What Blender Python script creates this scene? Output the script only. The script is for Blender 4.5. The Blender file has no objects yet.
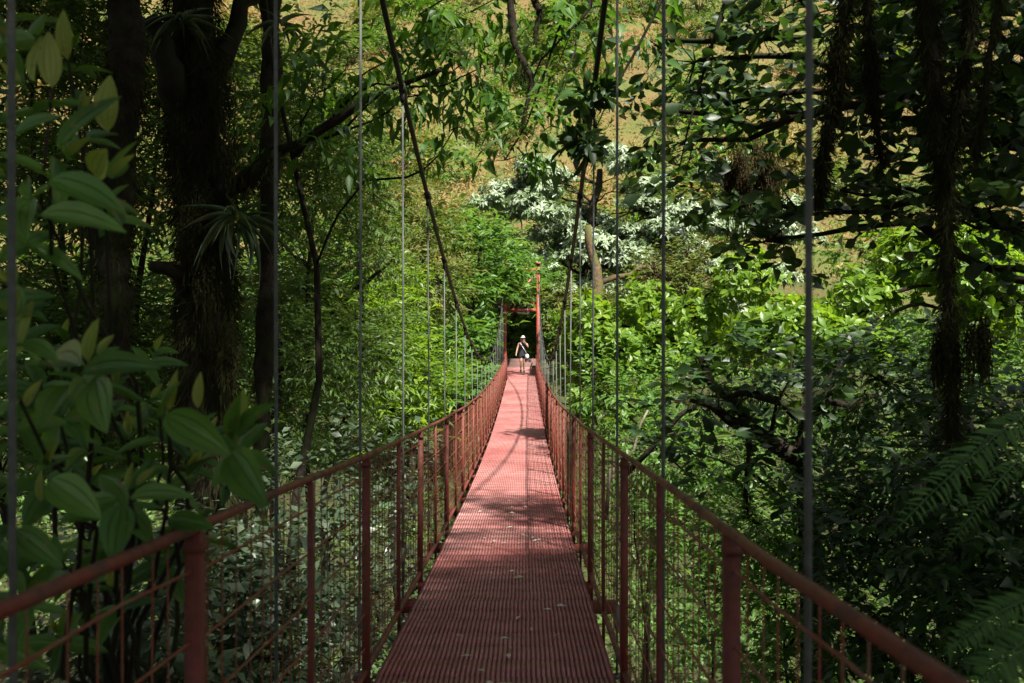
import bpy, math
import numpy as np
from mathutils import Vector

SEED = 11
rng = np.random.default_rng(SEED)
scene = bpy.context.scene
COL = scene.collection
R = math.radians

# ------------------------------------------------------------------ camera frame
EYE = 1.70
CAMX = 0.15
YAW = 0.0143
FPX = 900.0


def P(px, py, d):
    """point at pixel (px,py) of the photograph, d metres away along the view axis"""
    xc = (px - 512.0) / FPX * d
    zc = (341.5 - py) / FPX * d
    c, s = math.cos(YAW), math.sin(YAW)
    return np.array([CAMX + xc * c - d * s, xc * s + d * c, EYE + zc])


# ------------------------------------------------------------------ mesh building
class MB:
    def __init__(self):
        self.v, self.loops, self.sizes, self.a, self.u = [], [], [], [], []
        self.n = 0

    def add(self, verts, faces, rnd=0.5, u=None):
        """verts (n,3); faces: (m,k) int array; rnd scalar or (n,)"""
        verts = np.asarray(verts, np.float32).reshape(-1, 3)
        faces = np.asarray(faces, np.int32)
        self.v.append(verts)
        self.loops.append((faces + self.n).ravel())
        self.sizes.append(np.full(len(faces), faces.shape[1], np.int32))
        a = np.empty(len(verts), np.float32)
        a[:] = rnd
        self.a.append(a)
        uu = np.zeros((len(verts), 2), np.float32)
        if u is not None:
            uu[:] = u
        self.u.append(uu)
        self.n += len(verts)
        return self

    def box(self, c, s, ax=None, rnd=0.5):
        c = np.asarray(c, float)
        h = np.asarray(s, float) / 2
        k = np.array([[-1, -1, -1], [1, -1, -1], [1, 1, -1], [-1, 1, -1], [-1, -1, 1], [1, -1, 1], [1, 1, 1], [-1, 1, 1]], float) * h
        if ax is not None:
            k = k @ np.asarray(ax, float)
        f = [[0, 3, 2, 1], [4, 5, 6, 7], [0, 1, 5, 4], [1, 2, 6, 5], [2, 3, 7, 6], [3, 0, 4, 7]]
        return self.add(k + c, f, rnd)

    def beam(self, a, b, w, h, up=(0, 0, 1), rnd=0.5):
        a, b = np.asarray(a, float), np.asarray(b, float)
        y = b - a
        L = np.linalg.norm(y)
        y = y / L
        up = np.asarray(up, float)
        x = np.cross(y, up)
        if np.linalg.norm(x) < 1e-4:
            x = np.array([1.0, 0, 0])
        x /= np.linalg.norm(x)
        z = np.cross(x, y)
        return self.box((a + b) / 2, (w, L, h), np.array([x, y, z]), rnd)

    def tube(self, pts, rad, sides=8, rnd=0.5, cap=True, rough=0.0):
        pts = np.asarray(pts, float)
        n = len(pts)
        rad = np.broadcast_to(np.asarray(rad, float), (n,))
        t = np.gradient(pts, axis=0)
        t /= np.linalg.norm(t, axis=1)[:, None] + 1e-9
        ref = np.array([0.0, 0, 1]) if abs(t[0][2]) < 0.9 else np.array([1.0, 0, 0])
        x = np.cross(t[0], ref)
        x /= np.linalg.norm(x)
        X = np.empty((n, 3))
        for i in range(n):
            x = x - t[i] * np.dot(x, t[i])
            x /= np.linalg.norm(x) + 1e-9
            X[i] = x
        Y = np.cross(t, X)
        ang = np.linspace(0, 2 * np.pi, sides, endpoint=False)
        rr = rad[:, None]
        if rough:
            rr = rr * (1 + rough * rng.normal(size=(n, sides)))
        V = pts[:, None, :] + rr[..., None] * (np.cos(ang)[None, :, None] * X[:, None, :] + np.sin(ang)[None, :, None] * Y[:, None, :])
        idx = np.arange(n * sides).reshape(n, sides)
        a0 = idx[:-1]
        a1 = idx[1:]
        f = np.stack([a0, np.roll(a0, -1, 1), np.roll(a1, -1, 1), a1], -1).reshape(-1, 4)
        base = self.n
        self.add(V.reshape(-1, 3), f, rnd)
        if cap:
            for row, rev in ((idx[0], True), (idx[-1], False)):
                r = row[::-1] if rev else row
                self.loops.append((r + base).astype(np.int32))
                self.sizes.append(np.array([sides], np.int32))
        return self

    def sticks(self, A, B, r0, r1, rnd=0.5):
        """many thin 3-sided segments"""
        A, B = np.asarray(A, float), np.asarray(B, float)
        n = len(A)
        if n == 0:
            return self
        y = B - A
        y /= np.linalg.norm(y, axis=1)[:, None] + 1e-9
        ref = np.where(np.abs(y[:, 2:3]) < 0.9, np.array([[0, 0, 1.0]]), np.array([[1.0, 0, 0]]))
        x = np.cross(y, ref)
        x /= np.linalg.norm(x, axis=1)[:, None] + 1e-9
        z = np.cross(x, y)
        V = np.empty((n, 6, 3))
        r0 = np.broadcast_to(r0, (n,))[:, None]
        r1 = np.broadcast_to(r1, (n,))[:, None]
        for k in range(3):
            a = 2 * np.pi * k / 3
            o = math.cos(a) * x + math.sin(a) * z
            V[:, k] = A + o * r0
            V[:, k + 3] = B + o * r1
        f0 = np.array([[0, 1, 4, 3], [1, 2, 5, 4], [2, 0, 3, 5]])
        f = (np.arange(n)[:, None, None] * 6 + f0[None]).reshape(-1, 4)
        return self.add(V.reshape(-1, 3), f, rnd)

    def leaves(self, pos, d, nrm, length, wr, tmpl, rnd=None, free=False):
        TV, TF, TU = tmpl
        pos = np.asarray(pos, float)
        n = len(pos)
        if n == 0:
            return self
        # nothing grows through the walkway
        dz_ = deck_z(pos[:, 1])
        ok = ~((np.abs(pos[:, 0]) < .95) & (pos[:, 1] > 3) & (pos[:, 1] < 48) & (pos[:, 2] > dz_ - .55) & (pos[:, 2] < dz_ + 2.3))
        if not free and not ok.all():
            d = np.broadcast_to(np.asarray(d, float), (n, 3))[ok]
            nrm = np.broadcast_to(np.asarray(nrm, float), (n, 3))[ok]
            length = np.broadcast_to(np.asarray(length, float), (n,))[ok]
            wr = np.broadcast_to(np.asarray(wr, float), (n,))[ok]
            rnd = None if rnd is None else np.broadcast_to(rnd, (n,))[ok]
            pos = pos[ok]
            n = len(pos)
            if n == 0:
                return self
        d = np.broadcast_to(np.asarray(d, float), (n, 3))
        y = d / (np.linalg.norm(d, axis=1)[:, None] + 1e-9)
        nrm = np.broadcast_to(np.asarray(nrm, float), (n, 3))
        x = np.cross(y, nrm)
        x /= np.linalg.norm(x, axis=1)[:, None] + 1e-9
        z = np.cross(x, y)
        L = np.broadcast_to(np.asarray(length, float), (n,))[:, None, None]
        W = np.broadcast_to(np.asarray(wr, float), (n,))[:, None, None] * L
        V = pos[:, None, :] + TV[None, :, 0:1] * W * x[:, None, :] + TV[None, :, 1:2] * L * y[:, None, :] + TV[None, :, 2:3] * L * z[:, None, :]
        f = (np.arange(n)[:, None, None] * len(TV) + TF[None]).reshape(-1, TF.shape[1])
        if rnd is None:
            rnd = rng.random(n)
        rr = np.repeat(np.broadcast_to(rnd, (n,)), len(TV))
        return self.add(V.reshape(-1, 3), f, rr, np.tile(TU, (n, 1)))

    def build(self, name, mat, parent=None, origin=(0, 0, 0), smooth=False):
        me = bpy.data.meshes.new(name)
        V = np.concatenate(self.v) - np.asarray(origin, np.float32)
        Lp = np.concatenate(self.loops).astype(np.int32)
        S = np.concatenate(self.sizes)
        me.vertices.add(len(V))
        me.vertices.foreach_set('co', V.astype(np.float32).ravel())
        me.loops.add(len(Lp))
        me.loops.foreach_set('vertex_index', Lp)
        me.polygons.add(len(S))
        st = np.zeros(len(S), np.int32)
        st[1:] = np.cumsum(S)[:-1]
        me.polygons.foreach_set('loop_start', st)
        me.polygons.foreach_set('loop_total', S)
        if smooth:
            me.polygons.foreach_set('use_smooth', np.ones(len(S), bool))
        at = me.attributes.new('rnd', 'FLOAT', 'POINT')
        at.data.foreach_set('value', np.concatenate(self.a))
        U = np.concatenate(self.u)
        if U.any():
            au = me.attributes.new('lv', 'FLOAT2', 'POINT')
            au.data.foreach_set('vector', U.astype(np.float32).ravel())
        me.update(calc_edges=True)
        me.validate()
        me.materials.append(mat)
        ob = bpy.data.objects.new(name, me)
        COL.objects.link(ob)
        if parent is not None:
            ob.parent = parent
        else:
            ob.location = origin
        return ob


def tag(o, label=None, cat=None, group=None, kind=None):
    if label: o['label'] = label
    if cat: o['category'] = cat
    if group: o['group'] = group
    if kind: o['kind'] = kind
    return o


def empty(name, loc, label, cat, group=None):
    o = bpy.data.objects.new(name, None)
    o.empty_display_size = 0.2
    o.location = loc
    COL.objects.link(o)
    return tag(o, label, cat, group)


# ------------------------------------------------------------------ leaf templates
def t_simple(fold=0.12, droop=0.12, wide=0.42):
    V = np.array([[0, 0, 0], [-.5, wide, fold], [0, 1, -droop], [.5, wide, fold], [0, wide, 0.02]], float)
    F = np.array([[0, 4, 1], [1, 4, 2], [0, 3, 4], [3, 2, 4]])
    U = V[:, :2].copy()
    return V, F, U


def t_grid(rows, cols, prof, fold=0.1, droop=0.25, tipw=0.02):
    vs, us = [], []
    for i in range(rows + 1):
        t = i / rows
        w = prof(t)
        for j in range(cols + 1):
            s = j / cols - .5
            x = s * w
            z = fold * abs(s) * 2 * w * .5 - droop * t * t + 0.03 * math.cos(s * 12) * w * .35
            vs.append([x, t, z])
            us.append([s, t])
    fs = []
    for i in range(rows):
        for j in range(cols):
            a = i * (cols + 1) + j
            fs.append([a, a + 1, a + cols + 2, a + cols + 1])
    return np.array(vs, float), np.array(fs), np.array(us, float)


LEAF = t_simple()
LEAF_FLAT = t_simple(0.06, 0.05, 0.45)
LEAF_DROOP = t_simple(0.1, 0.3, 0.4)
LEAF_OBOV = t_grid(4, 2, lambda t: max(0.03, math.sin(math.pi * min(1, t ** 1.5 * 0.93 + .02)) * 1.0), 0.15, 0.12)
LEAF_LANCE = t_grid(4, 2, lambda t: max(0.02, math.sin(math.pi * t ** .75) * (1 - .25 * t)), 0.2, 0.3)
LEAF_HERO = t_grid(10, 8, lambda t: max(0.015, math.sin(math.pi * (t * .98) ** .78) ** .85), 0.22, 0.10)
LEAF_STRAP = t_grid(8, 2, lambda t: max(0.03, (1 - t ** 2) * (.6 + .4 * min(1, t * 5))), 0.4, 0.75)


# ------------------------------------------------------------------ materials
def new_mat(name):
    m = bpy.data.materials.new(name)
    m.use_nodes = True
    nt = m.node_tree
    nt.nodes.clear()
    return m, nt, nt.nodes, nt.links


def ramp(nd, stops):
    r = nd.new('ShaderNodeValToRGB')
    el = r.color_ramp.elements
    while len(el) < len(stops):
        el.new(0.5)
    for e, (p, c) in zip(el, stops):
        e.position = p
        e.color = (*c, 1)
    return r


def leaf_mat(name, cols, trans=0.35, rough=0.45, spec=0.4, tcol=None, veins=False, scale=6.0):
    m, nt, nd, lk = new_mat(name)
    at = nd.new('ShaderNodeAttribute')
    at.attribute_name = 'rnd'
    n = len(cols)
    rp = ramp(nd, [(i / max(1, n - 1), c) for i, c in enumerate(cols)])
    lk.new(at.outputs['Fac'], rp.inputs[0])
    tc = nd.new('ShaderNodeTexCoord')
    nz = nd.new('ShaderNodeTexNoise')
    nz.inputs['Scale'].default_value = scale
    nz.inputs['Detail'].default_value = 3
    lk.new(tc.outputs['Object'], nz.inputs['Vector'])
    hsv = nd.new('ShaderNodeHueSaturation')
    mr = nd.new('ShaderNodeMapRange')
    mr.inputs['From Min'].default_value = 0.3
    mr.inputs['From Max'].default_value = 0.7
    mr.inputs['To Min'].default_value = 0.75
    mr.inputs['To Max'].default_value = 1.25
    lk.new(nz.outputs['Fac'], mr.inputs['Value'])
    lk.new(mr.outputs[0], hsv.inputs['Value'])
    lk.new(rp.outputs[0], hsv.inputs['Color'])
    col = hsv.outputs[0]
    pb = nd.new('ShaderNodeBsdfPrincipled')
    pb.inputs['Roughness'].default_value = rough
    pb.inputs['Specular IOR Level'].default_value = spec
    if veins:
        av = nd.new('ShaderNodeAttribute')
        av.attribute_name = 'lv'
        sx = nd.new('ShaderNodeSeparateXYZ')
        lk.new(av.outputs['Vector'], sx.inputs[0])
        ab = nd.new('ShaderNodeMath'); ab.operation = 'ABSOLUTE'
        lk.new(sx.outputs['X'], ab.inputs[0])
        # distance to the veins at 0 and 0.24 of the half width
        s1 = nd.new('ShaderNodeMath'); s1.operation = 'SUBTRACT'; s1.inputs[1].default_value = 0.25
        lk.new(ab.outputs[0], s1.inputs[0])
        a1 = nd.new('ShaderNodeMath'); a1.operation = 'ABSOLUTE'
        lk.new(s1.outputs[0], a1.inputs[0])
        mn = nd.new('ShaderNodeMath'); mn.operation = 'MINIMUM'
        lk.new(a1.outputs[0], mn.inputs[0]); lk.new(ab.outputs[0], mn.inputs[1])
        mv = nd.new('ShaderNodeMapRange')
        mv.inputs['From Max'].default_value = 0.035
        mv.inputs['To Min'].default_value = 1; mv.inputs['To Max'].default_value = 0
        lk.new(mn.outputs[0], mv.inputs['Value'])
        # fine cross veins
        wv = nd.new('ShaderNodeTexWave'); wv.bands_direction = 'Y'
        wv.inputs['Scale'].default_value = 9; wv.inputs['Distortion'].default_value = 1.0
        lk.new(av.outputs['Vector'], wv.inputs['Vector'])
        mx = nd.new('ShaderNodeMix'); mx.data_type = 'RGBA'
        lk.new(mv.outputs[0], mx.inputs['Factor'])
        lk.new(col, mx.inputs['A'])
        hv = nd.new('ShaderNodeHueSaturation'); hv.inputs['Value'].default_value = 0.6
        lk.new(col, hv.inputs['Color']); lk.new(hv.outputs[0], mx.inputs['B'])
        col = mx.outputs['Result']
        nsp = nd.new('ShaderNodeTexNoise'); nsp.inputs['Scale'].default_value = 38; nsp.inputs['Detail'].default_value = 4
        lk.new(tc.outputs['Object'], nsp.inputs['Vector'])
        rsp = ramp(nd, [(.64, (0, 0, 0)), (.69, (.85, .85, .85))])
        lk.new(nsp.outputs['Fac'], rsp.inputs[0])
        mxs = nd.new('ShaderNodeMix'); mxs.data_type = 'RGBA'
        lk.new(rsp.outputs[0], mxs.inputs['Factor']); lk.new(col, mxs.inputs['A'])
        mxs.inputs['B'].default_value = (.16, .13, .03, 1)
        col = mxs.outputs['Result']
        bp = nd.new('ShaderNodeBump'); bp.inputs['Strength'].default_value = 0.5; bp.inputs['Distance'].default_value = 0.004
        sb = nd.new('ShaderNodeMath'); sb.operation = 'MULTIPLY_ADD'; sb.inputs[1].default_value = 0.15
        inv = nd.new('ShaderNodeMath'); inv.operation = 'MULTIPLY'; inv.inputs[1].default_value = -1
        lk.new(mv.outputs[0], inv.inputs[0])
        lk.new(wv.outputs['Fac'], sb.inputs[0]); lk.new(inv.outputs[0], sb.inputs[2])
        lk.new(sb.outputs[0], bp.inputs['Height'])
        lk.new(bp.outputs[0], pb.inputs['Normal'])
    lk.new(col, pb.inputs['Base Color'])
    tr = nd.new('ShaderNodeBsdfTranslucent')
    ht = nd.new('ShaderNodeMix'); ht.data_type = 'RGBA'; ht.blend_type = 'MULTIPLY'
    ht.inputs['Factor'].default_value = 1
    lk.new(col, ht.inputs['A'])
    ht.inputs['B'].default_value = (*(tcol or (2.0, 1.9, 0.7)), 1)
    lk.new(ht.outputs['Result'], tr.inputs[0])
    ms = nd.new('ShaderNodeMixShader')
    ms.inputs[0].default_value = trans
    lk.new(pb.outputs[0], ms.inputs[1])
    lk.new(tr.outputs[0], ms.inputs[2])
    out = nd.new('ShaderNodeOutputMaterial')
    lk.new(ms.outputs[0], out.inputs[0])
    return m


def bark_mat(name, c1, c2, moss, moss_amt=0.5, scale=8.0):
    m, nt, nd, lk = new_mat(name)
    tc = nd.new('ShaderNodeTexCoord')
    n1 = nd.new('ShaderNodeTexNoise'); n1.inputs['Scale'].default_value = scale; n1.inputs['Detail'].default_value = 8
    n2 = nd.new('ShaderNodeTexNoise'); n2.inputs['Scale'].default_value = scale * .35; n2.inputs['Detail'].default_value = 6
    lk.new(tc.outputs['Object'], n1.inputs['Vector']); lk.new(tc.outputs['Object'], n2.inputs['Vector'])
    r1 = ramp(nd, [(0.35, c1), (0.65, c2)])
    lk.new(n1.outputs['Fac'], r1.inputs[0])
    r2 = ramp(nd, [(0.62 - .3 * moss_amt, (0, 0, 0)), (0.7 - .2 * moss_amt, (1, 1, 1))])
    lk.new(n2.outputs['Fac'], r2.inputs[0])
    mx = nd.new('ShaderNodeMix'); mx.data_type = 'RGBA'
    lk.new(r2.outputs[0], mx.inputs['Factor']); lk.new(r1.outputs[0], mx.inputs['A'])
    mx.inputs['B'].default_value = (*moss, 1)
    pb = nd.new('ShaderNodeBsdfPrincipled'); pb.inputs['Roughness'].default_value = 0.9
    pb.inputs['Specular IOR Level'].default_value = 0.15
    lk.new(mx.outputs['Result'], pb.inputs['Base Color'])
    bp = nd.new('ShaderNodeBump'); bp.inputs['Strength'].default_value = 0.8; bp.inputs['Distance'].default_value = 0.03
    lk.new(n1.outputs['Fac'], bp.inputs['Height']); lk.new(bp.outputs[0], pb.inputs['Normal'])
    out = nd.new('ShaderNodeOutputMaterial'); lk.new(pb.outputs[0], out.inputs[0])
    return m


def paint_mat(name, base, rust, rust_amt=0.4, rough=0.5, scale=7.0, dirt=(0.03, 0.03, 0.02), metallic=0.0, worn=None, wide=False):
    m, nt, nd, lk = new_mat(name)
    tc = nd.new('ShaderNodeTexCoord')
    n1 = nd.new('ShaderNodeTexNoise'); n1.inputs['Scale'].default_value = scale; n1.inputs['Detail'].default_value = 9; n1.inputs['Roughness'].default_value = .65
    n2 = nd.new('ShaderNodeTexNoise'); n2.inputs['Scale'].default_value = scale * 4.5; n2.inputs['Detail'].default_value = 5
    n3 = nd.new('ShaderNodeTexNoise'); n3.inputs['Scale'].default_value = scale * .3; n3.inputs['Detail'].default_value = 4
    for q in (n1, n2, n3):
        lk.new(tc.outputs['Object'], q.inputs['Vector'])
    r1 = ramp(nd, [(0.66 - .3 * rust_amt, (0, 0, 0)), (0.78 - .25 * rust_amt, (1, 1, 1))])
    lk.new(n1.outputs['Fac'], r1.inputs[0])
    mx = nd.new('ShaderNodeMix'); mx.data_type = 'RGBA'
    lk.new(r1.outputs[0], mx.inputs['Factor'])
    mx.inputs['A'].default_value = (*base, 1); mx.inputs['B'].default_value = (*rust, 1)
    r3 = ramp(nd, [(0.30 if wide else 0.42, (0, 0, 0)), (0.62 if wide else 0.72, (.9, .9, .9) if wide else (.7, .7, .7))])
    lk.new(n3.outputs['Fac'], r3.inputs[0])
    m3 = nd.new('ShaderNodeMix'); m3.data_type = 'RGBA'
    lk.new(r3.outputs[0], m3.inputs['Factor']); lk.new(mx.outputs['Result'], m3.inputs['A'])
    m3.inputs['B'].default_value = (*(worn or dirt), 1)
    hs = nd.new('ShaderNodeHueSaturation')
    mr = nd.new('ShaderNodeMapRange'); mr.inputs['From Min'].default_value = .3; mr.inputs['From Max'].default_value = .7
    mr.inputs['To Min'].default_value = .75; mr.inputs['To Max'].default_value = 1.2
    lk.new(n2.outputs['Fac'], mr.inputs['Value']); lk.new(mr.outputs[0], hs.inputs['Value'])
    lk.new(m3.outputs['Result'], hs.inputs['Color'])
    pb = nd.new('ShaderNodeBsdfPrincipled')
    pb.inputs['Metallic'].default_value = metallic
    rr = nd.new('ShaderNodeMapRange'); rr.inputs['To Min'].default_value = rough; rr.inputs['To Max'].default_value = min(1, rough + .35)
    lk.new(r1.outputs[0], rr.inputs['Value']); lk.new(rr.outputs[0], pb.inputs['Roughness'])
    lk.new(hs.outputs[0], pb.inputs['Base Color'])
    bp = nd.new('ShaderNodeBump'); bp.inputs['Strength'].default_value = .35; bp.inputs['Distance'].default_value = .004
    lk.new(n2.outputs['Fac'], bp.inputs['Height']); lk.new(bp.outputs[0], pb.inputs['Normal'])
    out = nd.new('ShaderNodeOutputMaterial'); lk.new(pb.outputs[0], out.inputs[0])
    return m


def plain_mat(name, c, rough=0.7, noise=0.2, scale=30):
    m, nt, nd, lk = new_mat(name)
    tc = nd.new('ShaderNodeTexCoord')
    n1 = nd.new('ShaderNodeTexNoise'); n1.inputs['Scale'].default_value = scale; n1.inputs['Detail'].default_value = 4
    lk.new(tc.outputs['Object'], n1.inputs['Vector'])
    lo = tuple(x * (1 - noise) for x in c); hi = tuple(min(1, x * (1 + noise)) for x in c)
    r1 = ramp(nd, [(0.3, lo), (0.7, hi)])
    lk.new(n1.outputs['Fac'], r1.inputs[0])
    pb = nd.new('ShaderNodeBsdfPrincipled'); pb.inputs['Roughness'].default_value = rough
    pb.inputs['Specular IOR Level'].default_value = .3
    lk.new(r1.outputs[0], pb.inputs['Base Color'])
    out = nd.new('ShaderNodeOutputMaterial'); lk.new(pb.outputs[0], out.inputs[0])
    return m


M = {}
M['canopy'] = leaf_mat('canopy leaf', [(.022, .05, .012), (.035, .075, .016), (.05, .1, .02)], .25)
M['pointed'] = leaf_mat('pointed leaf', [(.03, .075, .016), (.05, .12, .02), (.08, .16, .025)], .42)
M['round'] = leaf_mat('round leaf', [(.016, .036, .012), (.026, .06, .016), (.045, .095, .02)], .28, .45, .4)
M['bright'] = leaf_mat('bright leaf', [(.06, .125, .012), (.11, .2, .018), (.18, .27, .028)], .42, .42, .45)
M['fine'] = leaf_mat('fine leaf', [(.04, .085, .02), (.065, .12, .026), (.1, .16, .04)], .35, .45, .45)
M['mid'] = leaf_mat('mid green leaf', [(.045, .11, .025), (.075, .16, .03), (.12, .21, .05)], .38, .45, .4)
M['silver'] = leaf_mat('silver leaf', [(.07, .13, .045), (.16, .22, .11), (.26, .32, .21), (.36, .41, .31)], .2, .55, .45, (1.2, 1.3, .8))
M['silverdull'] = leaf_mat('grey green leaf', [(.03, .058, .028), (.055, .085, .048), (.12, .155, .1)], .25, .4, .5)
M['olive'] = leaf_mat('olive leaf', [(.055, .085, .022), (.09, .125, .03), (.15, .14, .045)], .3, .6, .25)
M['bracken'] = leaf_mat('bracken', [(.1, .14, .03), (.19, .18, .055), (.28, .2, .085), (.29, .15, .07)], .3, .7, .2, (1.5, 1.3, .8))
M['grassy'] = leaf_mat('hill grass', [(.07, .13, .028), (.13, .19, .045), (.22, .25, .08)], .3, .6, .3, (1.5, 1.5, .8))
M['hero'] = leaf_mat('glossy veined leaf', [(.03, .085, .018), (.06, .15, .022), (.1, .2, .035)], .3, .36, .4, veins=True)
M['herobud'] = leaf_mat('young veined leaf', [(.14, .2, .04), (.2, .26, .06), (.24, .27, .08)], .4, .4, .4, veins=True)
M['fern'] = leaf_mat('fern', [(.05, .12, .035), (.085, .18, .05)], .35, .5, .3)
M['strap'] = leaf_mat('strap leaf', [(.05, .085, .045), (.08, .12, .065)], .2, .3, .6)
M['litter'] = leaf_mat('fallen leaf', [(.45, .42, .34), (.6, .56, .46), (.38, .42, .2)], .2, .6, .3, (1, 1, .8))
M['bark'] = bark_mat('dark mossy bark', (.012, .009, .007), (.03, .024, .017), (.02, .026, .008), .5)
M['bark_pale'] = bark_mat('pale bark', (.1, .08, .06), (.22, .19, .15), (.06, .07, .02), .3)
M['bark_brown'] = bark_mat('brown mossy bark', (.05, .032, .02), (.12, .08, .05), (.07, .075, .02), .5)
M['moss'] = leaf_mat('hanging moss', [(.014, .016, .006), (.028, .03, .01), (.045, .045, .016)], .25, .9, .1, (1.3, 1.2, .8))
M['moss_brown'] = leaf_mat('brown hanging moss', [(.025, .022, .01), (.05, .04, .018), (.08, .06, .026)], .3, .9, .1, (1.3, 1.2, .8))
RED = (.30, .040, .024)
M['rail'] = paint_mat('red rail paint', (.14, .019, .014), (.08, .035, .02), .6, .5, 9, (.07, .03, .025))
M['post'] = paint_mat('red post paint', (.135, .017, .010), (.105, .036, .014), .6, .68, 8, (.08, .025, .016))
M['wire'] = paint_mat('rusty red wire', (.19, .036, .018), (.18, .1, .05), .6, .55, 12, (.15, .09, .05))
M['deck'] = paint_mat('worn red deck', (.29, .074, .068), (.25, .1, .085), .4, .62, 2.2, worn=(.40, .2, .185), wide=True)
M['deckbase'] = paint_mat('deck base', (.2, .045, .04), (.13, .06, .045), .5, .7, 3)
M['tower'] = paint_mat('red tower paint', (.36, .062, .042), (.25, .08, .05), .25, .45, 4)
M['cable'] = paint_mat('dark steel cable', (.018, .018, .02), (.035, .026, .02), .3, .5, 10, metallic=.3)
M['hanger'] = paint_mat('galvanised rod', (.095, .105, .095), (.075, .07, .058), .4, .8, 10, (.07, .075, .065))
M['concrete'] = paint_mat('concrete', (.13, .07, .06), (.09, .07, .05), .4, .85, 3)

# ------------------------------------------------------------------ world, sun, camera
SUN = np.array([0.42, -0.62, 1.05])
SUN /= np.linalg.norm(SUN)
w = bpy.data.worlds.new('World')
scene.world = w
w.use_nodes = True
nt = w.node_tree
bg = nt.nodes['Background']
sky = nt.nodes.new('ShaderNodeTexSky')
sky.sky_type = 'NISHITA'
sky.sun_disc = False
sky.sun_elevation = math.asin(SUN[2])
sky.sun_rotation = math.atan2(SUN[0], SUN[1])
sky.air_density = 1.0
sky.dust_density = 3.0
sky.ozone_density = 0.6
hz = nt.nodes.new('ShaderNodeHueSaturation')
hz.inputs['Saturation'].default_value = .5
nt.links.new(sky.outputs[0], hz.inputs['Color'])
nt.links.new(hz.outputs[0], bg.inputs[0])
bg.inputs[1].default_value = 0.05
sl = bpy.data.lights.new('sun', 'SUN')
sl.energy = 5.0
sl.angle = R(1.8)
sl.color = (1, .95, .86)
so = bpy.data.objects.new('sun', sl)
so.rotation_euler = Vector(-SUN).to_track_quat('-Z', 'Y').to_euler()
so.location = (10, -10, 30)
COL.objects.link(so)

cd = bpy.data.cameras.new('camera')
cam = bpy.data.objects.new('camera', cd)
COL.objects.link(cam)
cam.location = (CAMX, 0, EYE)
cam.rotation_euler = (R(90), 0, YAW)
cd.sensor_width = 36
cd.lens = 36 * FPX / 1024
cd.clip_end = 2000
cd.clip_start = 0.05
cd.dof.use_dof = True
cd.dof.focus_distance = 16
cd.dof.aperture_fstop = 4.0
scene.camera = cam
scene.view_settings.view_transform = 'Standard'
scene.view_settings.look = 'None'
scene.view_settings.exposure = 1.5
scene.view_settings.gamma = 1
scene.cycles.max_bounces = 7
scene.cycles.diffuse_bounces = 4
scene.cycles.glossy_bounces = 2
scene.cycles.transmission_bounces = 4
scene.cycles.use_denoising = True
scene.cycles.sample_clamp_indirect = 6

# ------------------------------------------------------------------ terrain
_py = [-400, -60, -10, -2.5, -1, 4, 9, 16, 24, 30, 36, 40, 47, 52, 60, 72, 90, 120, 160, 230, 420]
_pz = [60, 6, .6, -.15, -1.5, -4.5, -6.5, -7.4, -6.8, -5.2, -2.2, -.15, .2, 1.2, 4.5, 11, 23, 46, 80, 135, 240]


def vnoise(x, y, s, seed=0):
    """cheap smooth noise"""
    x = np.asarray(x, float) / s; y = np.asarray(y, float) / s
    return (np.sin(1.7 * x + 2.3 * y + seed) + np.sin(2.9 * x - 1.3 * y + 1.7 * seed + 2) + np.sin(-1.1 * x + 3.1 * y + 2.9 * seed + 4)) / 3


def ground(x, y):
    x = np.asarray(x, float); y = np.asarray(y, float)
    z = np.interp(y, _py, _pz)
    side = np.clip((np.abs(x) - 3) / 30, 0, 1.6)
    z = z + side * 3.0 * np.clip((52 - y) / 40, 0, 1)                # ravine flanks
    z = z + np.clip((y - 46) / 30, 0, 1) * (vnoise(x, y, 22, 1) * 3.5 + vnoise(x, y, 9, 3) * 1.6 + vnoise(x, y, 3.7, 6) * .5)
    z = z + np.clip((np.abs(x) - 1.5) / 4, 0, 1) * vnoise(x, y, 4, 5) * .35
    return z


def grid_axis(lo, hi, fine_lo, fine_hi, df, dc):
    return np.concatenate([np.arange(lo, fine_lo, dc), np.arange(fine_lo, fine_hi, df), np.arange(fine_hi, hi + dc, dc)])


gx = grid_axis(-420, 420, -50, 50, 1.0, 12)
gy = grid_axis(-380, 420, -8, 130, 1.0, 12)
GX, GY = np.meshgrid(gx, gy)
GZ = ground(GX, GY)
nx, ny = len(gx), len(gy)
idx = np.arange(nx * ny).reshape(ny, nx)
gf = np.stack([idx[:-1, :-1], idx[:-1, 1:], idx[1:, 1:], idx[1:, :-1]], -1).reshape(-1, 4)
mb = MB().add(np.stack([GX, GY, GZ], -1).reshape(-1, 3), gf)
m, nt_, nd, lk = new_mat('forest floor and hill grass')
tc = nd.new('ShaderNodeTexCoord')
na = nd.new('ShaderNodeTexNoise'); na.inputs['Scale'].default_value = .12; na.inputs['Detail'].default_value = 10; na.inputs['Roughness'].default_value = .65
nb = nd.new('ShaderNodeTexNoise'); nb.inputs['Scale'].default_value = 2.5; nb.inputs['Detail'].default_value = 8
lk.new(tc.outputs['Object'], na.inputs['Vector']); lk.new(tc.outputs['Object'], nb.inputs['Vector'])
hill = ramp(nd, [(.3, (.05, .075, .018)), (.45, (.09, .1, .03)), (.55, (.13, .1, .04)), (.7, (.12, .065, .03))])  # ground darkened so the gaps between scrub read as shade
lk.new(na.outputs['Fac'], hill.inputs[0])
soil = ramp(nd, [(.35, (.02, .022, .01)), (.6, (.05, .05, .022)), (.75, (.04, .07, .02))])
lk.new(nb.outputs['Fac'], soil.inputs[0])
sp = nd.new('ShaderNodeSeparateXYZ'); lk.new(tc.outputs['Object'], sp.inputs[0])
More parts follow.
